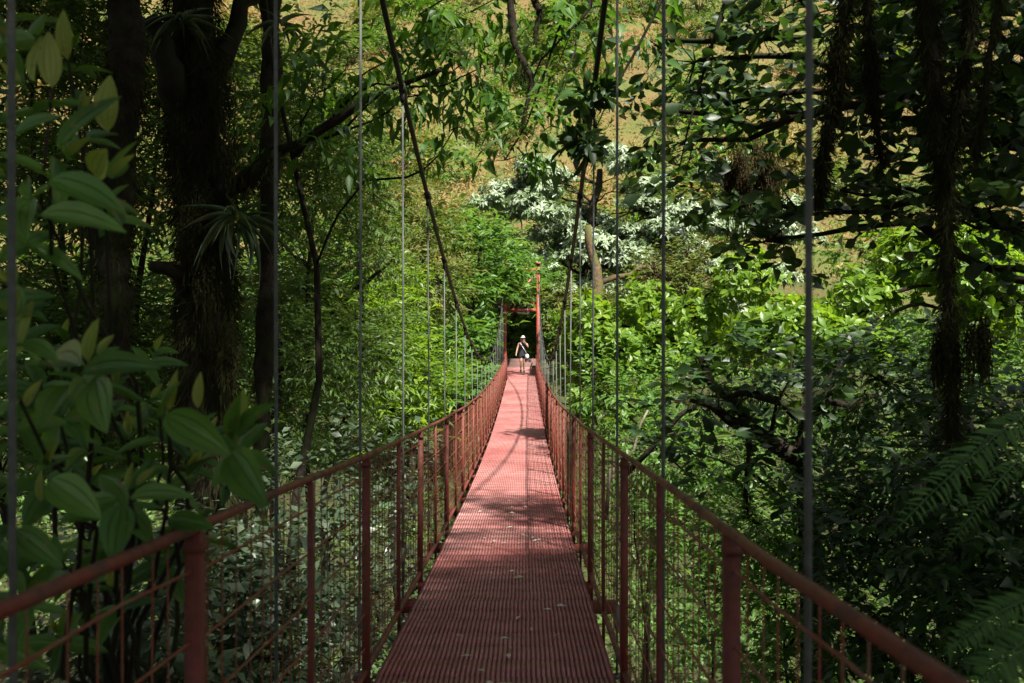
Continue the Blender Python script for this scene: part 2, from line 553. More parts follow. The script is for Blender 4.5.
mr = nd.new('ShaderNodeMapRange'); mr.inputs['From Min'].default_value = 52; mr.inputs['From Max'].default_value = 66
lk.new(sp.outputs['Y'], mr.inputs['Value'])
mx = nd.new('ShaderNodeMix'); mx.data_type = 'RGBA'
lk.new(mr.outputs[0], mx.inputs['Factor']); lk.new(soil.outputs[0], mx.inputs['A']); lk.new(hill.outputs[0], mx.inputs['B'])
pb = nd.new('ShaderNodeBsdfPrincipled'); pb.inputs['Roughness'].default_value = .95; pb.inputs['Specular IOR Level'].default_value = .1
lk.new(mx.outputs['Result'], pb.inputs['Base Color'])
bp = nd.new('ShaderNodeBump'); bp.inputs['Strength'].default_value = .8; bp.inputs['Distance'].default_value = .3
lk.new(nb.outputs['Fac'], bp.inputs['Height']); lk.new(bp.outputs[0], pb.inputs['Normal'])
out = nd.new('ShaderNodeOutputMaterial'); lk.new(pb.outputs[0], out.inputs[0])
tag(mb.build('ground', m, smooth=True), kind='structure')

# ------------------------------------------------------------------ the bridge
Y0, Y1 = -2.2, 40.0
_dy = np.array([-3, 0, 1, 2.2, 4.5, 8.4, 12.7, 19, 24, 30, 36, 40, 43])
_dd = np.array([1.30, 1.45, 1.52, 1.61, 1.70, 1.87, 2.02, 2.09, 2.03, 1.87, 1.67, 1.55, 1.47])
_dp = np.polyfit(_dy, _dd, 6)


def deck_z(y):
    y = np.asarray(y, float)
    z = EYE - np.polyval(_dp, np.clip(y, -3, 43))
    return z


def rail_z(y):
    return deck_z(y) + np.interp(y, [-3, 4, 20, 28, 40, 50], [1.135, 1.135, 1.135, 1.07, .94, .94])


DH = 0.61
RX = 0.645
HX = 0.745


def hx(s, y):
    return s * HX - .07 * np.clip(1 - np.asarray(y, float) / 40, 0, 1.1)


bridge = empty('suspension_bridge', (0, 19, float(deck_z(19))), 'narrow red metal suspension footbridge with mesh railings crossing the forest ravine', 'bridge')
BO = (0, 19, float(deck_z(19)))


def bpart(mb, name, mat, parent=None, smooth=False):
    return mb.build(name, mat, parent or bridge, BO if parent is None else BO, smooth)


# deck: ribbed steel planks
base, ribs = MB(), MB()
y = Y0
PLK = 0.272
while y < Y1:
    zc = float(deck_z(y + PLK / 2)) + rng.normal() * .0009
    sl_ = float(deck_z(y + PLK) - deck_z(y)) / PLK
    ax = np.array([[1, 0, 0], [0, 1, sl_], [0, -sl_, 1]]) / 1.0
    dx = rng.normal() * .0012
    tone = rng.random()
    base.box((dx, y + PLK / 2, zc - .022), (2 * DH, PLK - .006, .024), ax, tone)
    nr = 46
    for k in range(nr):
        bx = -DH + .022 + k * (2 * DH - .044) / (nr - 1)
        base_h = .010
        c = np.array([dx + bx, y + PLK / 2, zc - .005])
        hw, tw = .0092, .0054
        hl = (PLK - .012) / 2
        V = np.array([[-hw, -hl - .003, -.006], [hw, -hl - .003, -.006], [hw, hl + .003, -.006], [-hw, hl + .003, -.006],
                      [-tw, -hl, base_h - .004], [tw, -hl, base_h - .004], [tw, hl, base_h - .004], [-tw, hl, base_h - .004]]) @ ax
        ribs.add(V + c, [[4, 5, 6, 7], [0, 1, 5, 4], [1, 2, 6, 5], [2, 3, 7, 6], [3, 0, 4, 7]], tone)
    y += PLK
dk = bpart(ribs, 'deck', M['deck'])
bpart(base, 'deck_plate', M['deckbase'])

ys = np.arange(Y0, Y1 + .01, .5)
ys[-1] = Y1
for s in (-1, 1):
    mb = MB()
    wob = np.interp(ys, np.arange(-4, 46, 1.17), rng.normal(size=43) * .008)
    mb.tube(np.stack([np.full_like(ys, s * RX) + wob, ys, rail_z(ys)], -1), .0138, 10)
    bpart(mb, 'hand_rail', M['rail'], smooth=True)
    mb = MB()
    mb.tube(np.stack([np.full_like(ys, s * (RX + .005)), ys, deck_z(ys) + .05], -1), .018, 8)
    bpart(mb, 'bottom_rail', M['rail'], smooth=True)
    mb = MB()
    for a, b in zip(ys[:-1], ys[1:]):
        mb.beam((s * (DH - .05), a, deck_z(a) - .095), (s * (DH - .05), b, deck_z(b) - .095), .05, .1)
    bpart(mb, 'stringer', M['post'])
    # posts
    k = 0
    yp = 2.16 - 1.17 * 3
    bays = []
    while yp < Y1:
        thick = (k % 2 == 1)
        wd = .036 if thick else .019
        dp = .042 if thick else .026
        mb = MB()
        z0, z1 = float(deck_z(yp)) - .17, float(rail_z(yp)) - .012
        lean = rng.normal() * .006
        mb.beam((s * (RX + .0), yp, z0), (s * RX, yp + lean, z1), wd, dp, up=(0, 1, 0))
        if thick:
            mb.box((s * RX, yp, z1 - .035), (.044, .048, .022))
            mb.box((s * (RX - .03), yp, float(deck_z(yp)) - .05), (.09, .06, .07))
        bpart(mb, 'railing_post', M['post'])
        if k % 2 == 1:
            bays.append(yp)
        yp += 1.17
        k += 1
    # welded bar panels, one a bay
    for a in [bays[0] - 2.34] + bays:
        b = min(a + 2.34, Y1 - .05)
        if b - a < .3:
            continue
        mb = MB()
        xs = s * (RX + .012)
        yv = np.arange(a + .115, b - .02, .117)
        zb, zt = deck_z(yv) + .05, rail_z(yv) - .02
        jx = rng.normal(size=len(yv)) * .003
        mb.sticks(np.stack([np.full_like(yv, xs) + jx, yv, zb], -1), np.stack([np.full_like(yv, xs) + jx[::-1], yv + rng.normal(size=len(yv)) * .006, zt], -1), .0026, .0026)
        for q in range(1, 7):
            t = q / 6.6
            yy = np.linspace(a, b, 7)
            zz = deck_z(yy) * (1 - t) + rail_z(yy) * t + rng.normal(size=7) * .005
            mb.tube(np.stack([np.full_like(yy, xs - s * .008), yy, zz], -1), .0042, 5, cap=False)
        bpart(mb, 'mesh_panel', M['wire'])

for yb in np.arange(2.16 - 2.34, Y1, 2.34):
    mb = MB()
    z = float(deck_z(yb))
    mb.beam((-.84, yb, z - .20), (.84, yb, z - .20), .07, .09)
    bpart(mb, 'cross_beam', M['post'])


def cable_z(y):
    y = np.asarray(y, float)
    return EYE - .45 + .0107 * (y - 22) ** 2 * np.where(y > 22, .98, 1)


yc = np.concatenate([np.arange(-2.2, 40.01, .6)])
for s in (-1, 1):
    mb = MB()
    mb.tube(np.stack([hx(s, yc), yc, cable_z(yc)], -1), .021, 8)
    bpart(mb, 'main_cable', M['cable'], smooth=True)
    for k in range(22):
        yh = 1.66 + 1.78 * k
        if yh > 39.2:
            break
        zt, zb = float(cable_z(yh)), float(deck_z(yh)) - .2
        if zt < zb + .3:
            continue
        mb = MB()
        jt = rng.normal(size=2) * .008
        mb.tube([(hx(s, yh) + jt[0], yh, zb), (hx(s, yh) + jt.sum() / 2, yh + jt[1] * .5, (zt + zb) / 2), (hx(s, yh), yh, zt)], .0074, 8)
        zf = zb + .28
        mb.tube([(hx(s, yh) + jt[0], yh, zf), (hx(s, yh) + jt[0], yh, zf + .13)], .015, 8)
        mb.box((hx(s, yh) + jt[0], yh, zb), (.05, .05, .02))
        h = bpart(mb, 'hanger_rod', M['hanger'], smooth=True)
        mb = MB()
        dz = float(cable_z(yh + .06) - cable_z(yh - .06))
        mb.tube([(hx(s, yh), yh - .06, zt - dz / 2), (hx(s, yh), yh + .06, zt + dz / 2)], .032, 8)
        mb.box((hx(s, yh), yh, zt - .05), (.03, .05, .09))
        bpart(mb, 'cable_clamp', M['cable'], h)


def tower(yt, name):
    mb0 = None
    z0 = float(deck_z(min(max(yt, -2.2), 40)))
    for s in (-1, 1):
        mb = MB()
        mb.beam((s * HX, yt, z0 - 2.2), (s * HX, yt, z0 + 5.0), .15, .13, up=(0, 1, 0))
        mb.box((s * HX, yt, z0 + .02), (.3, .3, .04))
        mb.box((s * HX, yt, z0 + 5.03), (.24, .28, .06))
        bpart(mb, name, M['tower'])
    for zz in (2.95, 4.75):
        mb = MB()
        mb.beam((-HX, yt + .01, z0 + zz), (HX, yt + .01, z0 + zz), .09, .13)
        bpart(mb, 'tower_crossbar', M['tower'])
    for q in (-1, 1):
        mb = MB()
        mb.beam((-HX * q, yt + .012 * q, z0 + 2.98), (HX * q, yt + .012 * q, z0 + 4.7), .06, .08)
        bpart(mb, 'tower_brace', M['tower'])


tower(40.15, 'tower_leg')
tower(-2.4, 'tower_leg')

# ------------------------------------------------------------------ far landing with its side panels
land = empty('landing', (0, 44, float(deck_z(41)) - .05), 'concrete landing and steps at the far end of the red bridge', 'steps')
LO = tuple(land.location)
mb = MB()
V, F = [], []
yl = np.linspace(40.35, 46, 12)
for i, yy in enumerate(yl):
    z = float(deck_z(min(yy, 43))) + max(0, yy - 43) * .05 - .004
    V += [[-.85, yy, z], [.85, yy, z], [.85, yy, z - .8], [-.85, yy, z - .8]]
for i in range(len(yl) - 1):
    a = i * 4
    F += [[a, a + 1, a + 5, a + 4], [a + 1, a + 2, a + 6, a + 5], [a + 3, a, a + 4, a + 7]]
mb.add(V, F)
mb.add(V[:4], [[0, 3, 2, 1]])
mb.build('slab', M['deck'], land, LO)
z45 = float(deck_z(43)) + .15
for i in range(3):
    mb = MB()
    mb.box((0, 46.15 + .3 * i, z45 + .09 + .17 * i - .3), (1.5, .299, .6))
    mb.build('step', M['concrete'], land, LO)
for s in (-1, 1):
    mb = MB()
    for q in range(5):
        mb.beam((s * .8, 40.5 + q * 1.3, z45 - .3), (s * .8, 40.5 + q * 1.3, z45 + .85), .05, .05, up=(0, 1, 0))
    mb.beam((s * .8, 40.4, z45 + .8), (s * .8, 45.9, z45 + .9), .05, .05)
    mb.beam((s * .8, 40.4, z45 + .33), (s * .8, 45.9, z45 + .38), .02, .75)
    mb.build('side_panel', M['post'], land, LO)

# ------------------------------------------------------------------ vegetation helpers
def unit(n):
    v = rng.normal(size=(n, 3))
    return v / np.linalg.norm(v, axis=1)[:, None]


def curve(a, b, sag=0.0, wob=0.1, n=9):
    a, b = np.asarray(a, float), np.asarray(b, float)
    t = np.linspace(0, 1, n)[:, None]
    L = np.linalg.norm(b - a)
    p = a + (b - a) * t
    p[:, 2] += (np.sin(np.pi * t[:, 0]) * sag) * L
    env = np.sin(np.pi * t)
    for f in (1.0, 2.3, 4.1):
        ph = rng.random(3) * 6.28
        p += env * wob * L / f * .5 * np.sin(f * np.pi * t * 1.5 + ph)
    return p


def spray(mb, base, d, n, L, wr, tmpl, step, style='alt', droop=.25, size_j=.3, up=0.8, rnd_off=0.0):
    """n leaves on each of many twigs. base (k,3), d (k,3)"""
    k = len(base)
    d = d / (np.linalg.norm(d, axis=1)[:, None] + 1e-9)
    upv = np.array([0, 0, 1.0])
    side = np.cross(d, upv)
    side /= np.linalg.norm(side, axis=1)[:, None] + 1e-6
    tone = rng.random(k)
    for i in range(n):
        if style == 'rosette':
            ang = 2 * np.pi * (i / n) + rng.random(k) * .6
            e1 = side
            e2 = np.cross(side, d)
            rad = np.cos(ang)[:, None] * e1 + np.sin(ang)[:, None] * e2
            ld = rad + d * (.35 + .5 * rng.random((k, 1)))
            pos = base + d * (rng.random((k, 1)) * step)
            nrm = d + upv * .6 + rng.normal(size=(k, 3)) * .15
        else:
            sgn = 1 if i % 2 else -1
            pos = base + d * (step * (i + rng.random((k, 1)) * .5))
            ld = d * .55 + side * sgn * (.75 + .2 * rng.random((k, 1))) + rng.normal(size=(k, 3)) * .22
            nrm = upv * up + rng.normal(size=(k, 3)) * .35
        ld = ld / np.linalg.norm(ld, axis=1)[:, None]
        ld[:, 2] -= droop * (.5 + rng.random(k))
        Ls = L * (1 + size_j * rng.normal(size=k)).clip(.45, 1.7)
        mb.leaves(pos, ld, nrm, Ls, wr * (1 + .12 * rng.normal(size=k)), tmpl, np.clip(tone * .6 + rng.random(k) * .45 - .03 + rnd_off, 0, 1))


def clump_points(c, r, n, shell=.5, flat=0.0):
    u = unit(n)
    if flat:
        u[:, 2] = np.abs(u[:, 2]) * (1 - flat) + u[:, 2] * flat
    rad = (shell + (1 - shell) * rng.random(n)) ** .8
    # lumpy outline
    lump = 1 + .28 * np.sin(u[:, 0] * 5 + c[0]) * np.sin(u[:, 1] * 6 + c[1]) + .2 * np.sin(u[:, 2] * 7 + c[2] * 3)
    p = np.asarray(c) + u * np.asarray(r) * (rad * lump)[:, None]
    return p, u


def plant(name, label, cat, base, top, r0, clumps, leaf, mat, bark='bark', group=None, limbs=(), twigs=True, ls=1.0,
          moss=None, parts=('trunk', 'crown'), wob=.06, trunk_pts=None):
    """tree: trunk, limbs to every clump, twigs, leaves.
    clumps: (centre, radii, number of twigs); leaf: dict for spray"""
    base = np.asarray(base, float)
    e = empty(name, base, label, cat, group)
    tb, cb = MB(), MB()
    if trunk_pts is None:
        tp = curve(base - [0, 0, .3], top, 0, wob, 12)
    else:
        tp = np.asarray(trunk_pts, float)
    nT = len(tp)
    tb.tube(tp, np.linspace(r0, r0 * (.35 if r0 > .3 else .1), nT) * (1 + .08 * rng.normal(size=nT)), 10, rng.random(), rough=.06)
    for c, r, n in clumps:
        c = np.asarray(c, float)
        r = np.asarray(r, float) * np.ones(3)
        # limb from the trunk point that is a bit lower than the clump
        dist = np.linalg.norm(tp - c, axis=1) + np.maximum(0, tp[:, 2] - c[2] + .2 * np.linalg.norm(tp[:, :2] - c[:2], axis=1)) * 1.5
        i = int(np.argmin(dist[nT // 4:])) + nT // 4
        rl = max(.012 * ls, ls * min(r0 * .5, .03 * np.linalg.norm(c - tp[i])))
        lp = curve(tp[i], c, .06, .12, 8)
        tb.tube(lp, np.linspace(rl, rl * .4, 8), 6, rng.random(), rough=.06)
        p, u = clump_points(c, r, n, leaf.get('shell', .35), leaf.get('flat', 0))
        if twigs:
            m_ = max(3, n // 9)
            hub = c + (p[:m_] - c) * .55
            tb.sticks(np.repeat(c[None], m_, 0), hub, rl * .4, rl * .22)
            j = np.argmin(((p[:, None, :] - hub[None]) ** 2).sum(-1), 1)
            tb.sticks(hub[j], p, rl * .2, rl * .08)
        d = u * leaf.get('out', 1.0) + np.array([0, 0, leaf.get('lift', .1)]) + rng.normal(size=u.shape) * .35
        spray(cb, p, d, leaf['n'], leaf['L'], leaf['wr'], leaf['t'], leaf['step'], leaf.get('style', 'alt'), leaf.get('droop', .25), leaf.get('sj', .3), leaf.get('up', .8))
    for lp, ra, rb in limbs:
        lp = np.asarray(lp, float)
        tb.tube(lp, np.linspace(ra, rb, len(lp)) * (1 + .1 * rng.normal(size=len(lp))), 8, rng.random(), rough=.1)
    tb.build(parts[0], M[bark], e, base, smooth=True)
    if cb.n:
        cb.build(parts[1], M[mat], e, base)
    return e


def beard(mb, top, length, width, n=60):
    """a tuft of hanging moss: many thin strands"""
    n = n * 4
    top = np.asarray(top, float)
    o = np.clip(rng.normal(size=(n, 3)), -2, 2) * [width * .3, width * .3, length * .22]
    o[:, 2] -= np.abs(o[:, 0]) * .8
    A = top + o
    ll = length * (.12 + .88 * rng.random(n) ** 3) * np.exp(-(o[:, 0] ** 2 + o[:, 1] ** 2) / (2 * (width * .45) ** 2))
    for q in range(3):
        B = A + np.stack([rng.normal(size=n) * width * .07, rng.normal(size=n) * width * .07, -ll / 3], -1)
        L = np.linalg.norm(B - A, axis=1) * 1.1
        mb.leaves(A, B - A, unit(n), L, .012 / np.maximum(L, .02), LEAF_FLAT)
        A = B


def moss_coat(mb, pts, rad, per_m=120, L=.1):
    per_m = per_m * 7
    """short moss strands hanging all round a branch"""
    pts = np.asarray(pts, float)
    seg = np.linalg.norm(np.diff(pts, axis=0), axis=1)
    n = int(seg.sum() * per_m)
    t = rng.random(n) * (len(pts) - 1)
    i = t.astype(int).clip(0, len(pts) - 2)
    f = (t - i)[:, None]
    p = pts[i] * (1 - f) + pts[i + 1] * f
    u = unit(n)
    r = np.interp(t, np.arange(len(pts)), np.broadcast_to(rad, (len(pts),)))
    p = p + u * r[:, None]
    d = u * .55 + np.array([0, 0, -1.0]) + rng.normal(size=(n, 3)) * .4
    mb.leaves(p, d, unit(n), L * (.25 + rng.random(n) ** 2.5), .06, LEAF_FLAT)


def G(px, py, d):
    """ground point below the pixel at distance d"""
    p = P(px, py, d)
    return np.array([p[0], p[1], float(ground(p[0], p[1]))])


def C(px, py, d, rpx, rpy=None, rd=None, n=60):
    """clump centred on a pixel, radii in pixels"""
    rpy = rpy or rpx
    k = d / FPX
    return (P(px, py, d), (rpx * k, rd or (rpx + rpy) * .5 * k, rpy * k), n)


# ------------------------------------------------------------------ tall trees round the near end (crowns out of view, laid out to shade it)
LF_CAN = dict(n=8, L=.30, wr=.42, t=LEAF, step=.09, droop=.3, shell=.1, lift=.1)


def wclump(x, y, z, rx, ry, rz, n):
    return (np.array([x, y, z], float), (rx, ry, rz), n)


g0 = G(205, 600, 9.5)
tp = np.array([g0 - [0, 0, .4], P(212, 520, 9.5), P(203, 380, 9.4), P(207, 260, 9.4), P(196, 140, 9.3), P(192, 0, 9.2),
               P(186, -160, 9.0), P(190, -330, 8.8), P(215, -520, 8.6)])
big_trunk = plant('canopy_tree', 'huge dark mossy tree trunk rising behind the big-leaved shrub on the left', 'tree', g0, None, .36,
      [wclump(-5.0, 8.0, 9.5, 3.6, 3.2, 2.0, 420), wclump(-2.6, 4.2, 9.0, 3.2, 3.0, 1.8, 380), wclump(-6.5, 3.5, 8.5, 3.0, 3.4, 2.2, 360),
       wclump(-1.6, 9.5, 9.8, 2.6, 2.4, 1.5, 240), wclump(-7.0, 10.5, 8.0, 3.0, 3.0, 2.6, 300),
       wclump(-1.0, 6.0, 10.5, 2.8, 3.0, 1.4, 300), wclump(-4.0, 5.5, 11.2, 3.4, 3.4, 1.4, 360), wclump(-1.5, 1.5, 11, 3, 3, 1.4, 340)],
      LF_CAN, 'canopy', trunk_pts=tp,
      limbs=[(curve(P(200, 215, 9.3), P(275, 150, 9.3), .0, .1), .12, .07),
             (np.array([P(272, 152, 9.3), P(300, 143, 9.2), P(340, 118, 9.0), P(372, 95, 8.8), P(405, 84, 8.6), P(440, 70, 8.4)]), .055, .018),
             (curve(P(195, 120, 9.3), P(150, 20, 8.6), .0, .12), .16, .1),
             (curve(P(198, 90, 9.3), P(262, -30, 9.6), .0, .12), .14, .08),
             (curve(P(207, 300, 9.4), P(150, 265, 8.8), .0, .15), .1, .05)])

mb = MB()
tq = np.stack([np.interp(np.linspace(0, 6, 40), np.arange(len(tp)), tp[:, k]) for k in range(3)], -1)
moss_coat(mb, tq, np.linspace(.36, .22, 40), 420, .2)
moss_coat(mb, np.array([P(200, 215, 9.3), P(240, 185, 9.3), P(275, 150, 9.3)]), .1, 200, .16)
for k in range(9):
    c = P(170 + 70 * rng.random(), 20 + 330 * rng.random(), 8.95)
    beard(mb, c, .5 + .4 * rng.random(), .22, 60)
mb.build('moss', M['moss'], big_trunk, big_trunk.location)

g0 = G(1180, 600, 7.5)  # unseen tree, crown clumps arranged to keep sun off the near deck
plant('canopy_tree', 'tall unseen shade tree whose trunk stands beyond the right edge of the picture', 'tree', g0, g0 + [-.4, -.5, 15.5], .4,
      [wclump(4.0, .5, 8.8, 3.0, 3.0, 1.8, 380), wclump(7.5, 1.5, 8.3, 3.2, 3.0, 2.2, 380), wclump(10.5, 4.0, 7.5, 3.2, 3.2, 2.6, 340),
       wclump(3.0, -2.0, 9.6, 2.8, 2.4, 1.6, 240), wclump(11.5, -1, 8, 3, 3, 2.4, 240)],
      LF_CAN, 'canopy')

g0 = np.array([4.2, -9.0, float(ground(4.2, -9))])  # unseen tree added behind the camera to block sun from the near end
plant('canopy_tree', 'unseen spreading shade tree added behind the viewer at the near bank', 'tree', g0, g0 + [.4, 1, 10], .42,
      [wclump(1.5, -6.5, 9.4, 3.2, 3.0, 1.8, 380), wclump(5.5, -6.0, 9.0, 3.2, 3.0, 2.0, 380), wclump(3.0, -3.0, 9.6, 3.0, 2.6, 1.6, 340),
       wclump(.0, -1.2, 9.8, 2.6, 2.6, 1.5, 260), wclump(7.5, -10, 9, 3.2, 3.0, 2, 260), wclump(-2.5, -5, 9.2, 3, 3, 1.8, 260)],
      LF_CAN, 'canopy')

# ------------------------------------------------------------------ left side: dim understorey trees
LF_POINT = dict(n=8, L=.17, wr=.36, t=LEAF_DROOP, step=.055, droop=.55, shell=.2)
LF_FINE = dict(n=9, L=.11, wr=.34, t=LEAF, step=.04, droop=.25, shell=.15)

plant('pointed_leaf_tree', 'tree with drooping pointed leaves on a bough crossing behind the left cable', 'tree', G(300, 500, 9.8), P(262, -40, 9.8), .1,
      [C(345, 70, 9.0, 48, 26, .5, 18), C(390, 60, 8.9, 45, 28, .5, 18), C(455, 58, 8.6, 42, 26, .45, 19), C(300, 100, 9.3, 40, 34, .5, 16),
       C(480, 68, 8.5, 34, 22, .4, 14), C(420, 95, 8.6, 40, 16, .4, 9), C(330, 145, 9.4, 55, 30, .5, 14), C(455, 128, 8.5, 30, 14, .3, 4)],
      LF_POINT, 'pointed', ls=.35)
plant('pointed_leaf_tree', 'tree whose drooping leafy twigs hang at the top centre before the tawny hill', 'tree', np.array([-2.6, -4.0, float(ground(-2.6, -4))]), None, .12,
      [C(520, 128, 7.6, 36, 22, .4, 11), C(505, 160, 7.6, 40, 16, .35, 8), C(560, 60, 7.8, 46, 26, .4, 14), C(545, 20, 7.8, 60, 18, .4, 14),
       C(600, 30, 7.8, 36, 28, .4, 12), C(548, 118, 7.5, 26, 22, .3, 7), C(470, 12, 7.8, 60, 14, .4, 12), C(420, 14, 8, 40, 14, .4, 7)],
      dict(LF_POINT, L=.15), 'pointed', ls=.3,
      trunk_pts=np.array([[-2.6, -4.0, 1.2], [-2.7, -2.5, 4.5], [-2.0, 1.5, 7.0], P(430, -210, 7.9), P(520, -120, 7.7), P(610, -60, 7.6)]))

for q, (a, dpt, hgt, lab) in enumerate([
        (20, 10.5, -40, 'dim tree filling the top left corner behind the big-leaved shrub'),
        (75, 11.5, 20, 'dim tree crowding behind the left bush and the crooked mossy branch'),
        (150, 12.5, 60, 'dim slender tree behind the buds of the big-leaved shrub'),
        (262, 13.5, 20, 'shaded small-leaved tree just right of the huge dark trunk'),
        (318, 15.0, 40, 'small-leaved tree between the huge dark trunk and the left hangers')]):
    plant('understorey_tree', lab, 'tree', G(a, 600, dpt), P(a + 10, hgt, dpt), .11,
          [C(a, 10 + 22 * q, dpt, 90, 60, 1.2, 260), C(a + 30, 70 + 20 * q, dpt, 70, 60, 1.2, 180), C(a - 45, 170, dpt, 55, 55, 1.2, 150), C(a + 40, 190, dpt, 55, 60, 1.2, 170), C(a - 20, 300, dpt, 75, 55, 1.3, 200),
           C(a + 45, 350, dpt, 60, 60, 1.3, 200), C(a - 10, 420, dpt, 80, 50, 1.4, 200)],
          dict(LF_FINE, L=.12), 'fine', bark='bark', ls=.5, group='understorey trees left of the bridge')

plant('understorey_tree', 'thin leaning tree with crossing bare limbs behind the second left hanger', 'tree', G(330, 560, 17), P(352, 130, 17), .12,
      [C(330, 200, 17, 45, 40, 1.2, 170), C(372, 250, 17, 40, 45, 1.2, 170), C(310, 290, 17, 50, 45, 1.3, 180), C(365, 340, 17, 45, 40, 1.3, 170), C(340, 160, 17, 60, 30, 1.2, 120),
       C(300, 390, 17, 60, 40, 1.4, 180)],
      dict(LF_FINE, L=.13), 'fine', limbs=[(curve(P(345, 330, 17), P(285, 245, 16.5), 0, .1), .07, .03), (curve(P(345, 300, 17), P(395, 255, 16.5), 0, .1), .05, .02),
                                           (curve(P(340, 380, 17), P(280, 318, 16.4), 0, .1), .06, .02)])
plant('feathery_tree', 'bright green feathery tree lit by sun beside the third left hanger', 'tree', G(395, 560, 22), P(400, 250, 22), .13,
      [C(392, 345, 22, 42, 34, 1.2, 170), C(365, 375, 22, 38, 32, 1.2, 140), C(425, 375, 22, 34, 34, 1.2, 130), C(395, 300, 22, 34, 26, 1, 110), C(400, 410, 22, 48, 30, 1.2, 150), C(372, 315, 22, 30, 24, 1, 90)],
      dict(n=10, L=.2, wr=.24, t=LEAF, step=.05, droop=.15, shell=.3, lift=.2), 'bright')
plant('loose_tree', 'pale olive loose-crowned tree above the feathery green one on the left', 'tree', G(400, 560, 30), P(410, 150, 30), .16,
      [C(395, 190, 30, 42, 30, 1.5, 120), C(430, 225, 30, 34, 30, 1.5, 120), C(395, 250, 30, 45, 28, 1.6, 130), C(440, 280, 30, 34, 28, 1.5, 130), C(375, 215, 30, 30, 36, 1.5, 90), C(420, 300, 30, 45, 24, 1.5, 120)],
      dict(n=9, L=.22, wr=.3, t=LEAF, step=.07, droop=.2, shell=.25), 'olive')
plant('layered_tree', 'bright green layered tree beside the left leg of the far red tower', 'tree', G(470, 560, 36), P(478, 210, 37), .2,
      [C(480, 250, 37, 40, 24, 1.6, 150), C(455, 300, 36, 38, 24, 1.6, 150), C(490, 300, 38, 30, 30, 1.4, 150), C(470, 345, 36, 40, 20, 1.6, 150), C(440, 350, 34, 28, 30, 1.4, 120),
       C(452, 232, 39, 26, 20, 1.5, 90), C(455, 385, 33, 38, 24, 1.6, 150), C(430, 400, 31, 34, 26, 1.5, 130), C(472, 385, 36, 24, 26, 1.3, 110)],
      dict(n=8, L=.34, wr=.36, t=LEAF, step=.1, droop=.2, shell=.35, lift=.15, flat=.2), 'mid', group='layered trees by the far tower')
plant('layered_tree', 'layered green tree arching over the far end of the red deck', 'tree', G(508, 500, 50), P(512, 250, 50), .22,
      [C(520, 285, 46, 24, 14, 1.2, 90), C(500, 265, 47, 26, 16, 1.3, 100), C(538, 318, 48, 14, 10, 1.0, 30), C(545, 285, 48, 20, 22, 1.2, 90), C(512, 262, 49, 22, 12, 1.3, 50),
       C(498, 325, 49, 16, 20, 1.2, 80), C(520, 276, 38.6, 15, 10, .6, 40), C(522, 302, 38.6, 14, 4, .4, 9), C(507, 292, 38.4, 9, 12, .5, 18), C(528, 292, 38.8, 8, 6, .5, 7), C(556, 335, 49, 14, 16, 1.0, 50)],
      dict(n=8, L=.34, wr=.36, t=LEAF, step=.1, droop=.25, shell=.3, flat=.2), 'mid', group='layered trees by the far tower')

# ------------------------------------------------------------------ white-leaved tree and its neighbours
LF_SILV = dict(n=9, L=.34, wr=.44, t=LEAF, step=.1, style='rosette', droop=.5, shell=.25, flat=.25, lift=.45)
g0 = G(590, 560, 50)
_cl = []
while len(_cl) < 66:
    u_, v_ = rng.uniform(-1, 1, 2)
    if u_ * u_ + v_ * v_ > 1 or (v_ > .45 and abs(u_) > .7):
        continue
    _cl.append(C(586 + 104 * u_, 232 + 82 * v_, 51 + 2.5 * rng.uniform(-1, 1) - 1.5 * v_, rng.uniform(13, 28), rng.uniform(7, 15), rng.uniform(1.0, 1.9), int(rng.uniform(55, 120))))
plant('silver_tree', 'large spreading tree with layers of silvery white leaves behind the far tower', 'tree', g0, P(600, 170, 52), .5,
      _cl, LF_SILV, 'silver', bark='bark', wob=.1, ls=.5)
plant('silver_tree', 'smaller silvery white tree seen between the right hangers', 'tree', G(745, 560, 44), P(735, 190, 45), .3,
      [C(748, 207, 45, 31, 19, 1.6, 244), C(717, 230, 44, 25, 19, 1.5, 204), C(762, 233, 44, 32, 23, 1.5, 244), C(730, 272, 43, 31, 13, 1.5, 244), C(787, 209, 45, 26, 13, 1.5, 183), C(771, 282, 43, 29, 16, 1.4, 204), C(718, 177, 46, 22, 19, 1.5, 183), C(800, 240, 44, 24, 18, 1.5, 90), C(750, 315, 42, 30, 16, 1.4, 90), C(700, 260, 44, 22, 18, 1.4, 80)],
      dict(LF_SILV, L=.28), 'silver', bark='bark_brown')
plant('dark_leaf_tree', 'dark mossy brown-limbed tree under the silvery white crown', 'tree', G(600, 520, 40), P(588, 225, 41), .42,
      [C(563, 300, 41, 20, 20, 1.5, 80), C(615, 300, 41, 30, 20, 1.5, 110), C(655, 275, 42, 28, 22, 1.5, 100), C(575, 330, 40, 24, 22, 1.4, 90), C(690, 255, 43, 24, 22, 1.5, 80), C(690, 285, 42, 24, 24, 1.4, 90)],
      dict(n=8, L=.24, wr=.4, t=LEAF, step=.08, droop=.3, shell=.2), 'olive', bark='bark_brown', group='brown mossy trees')

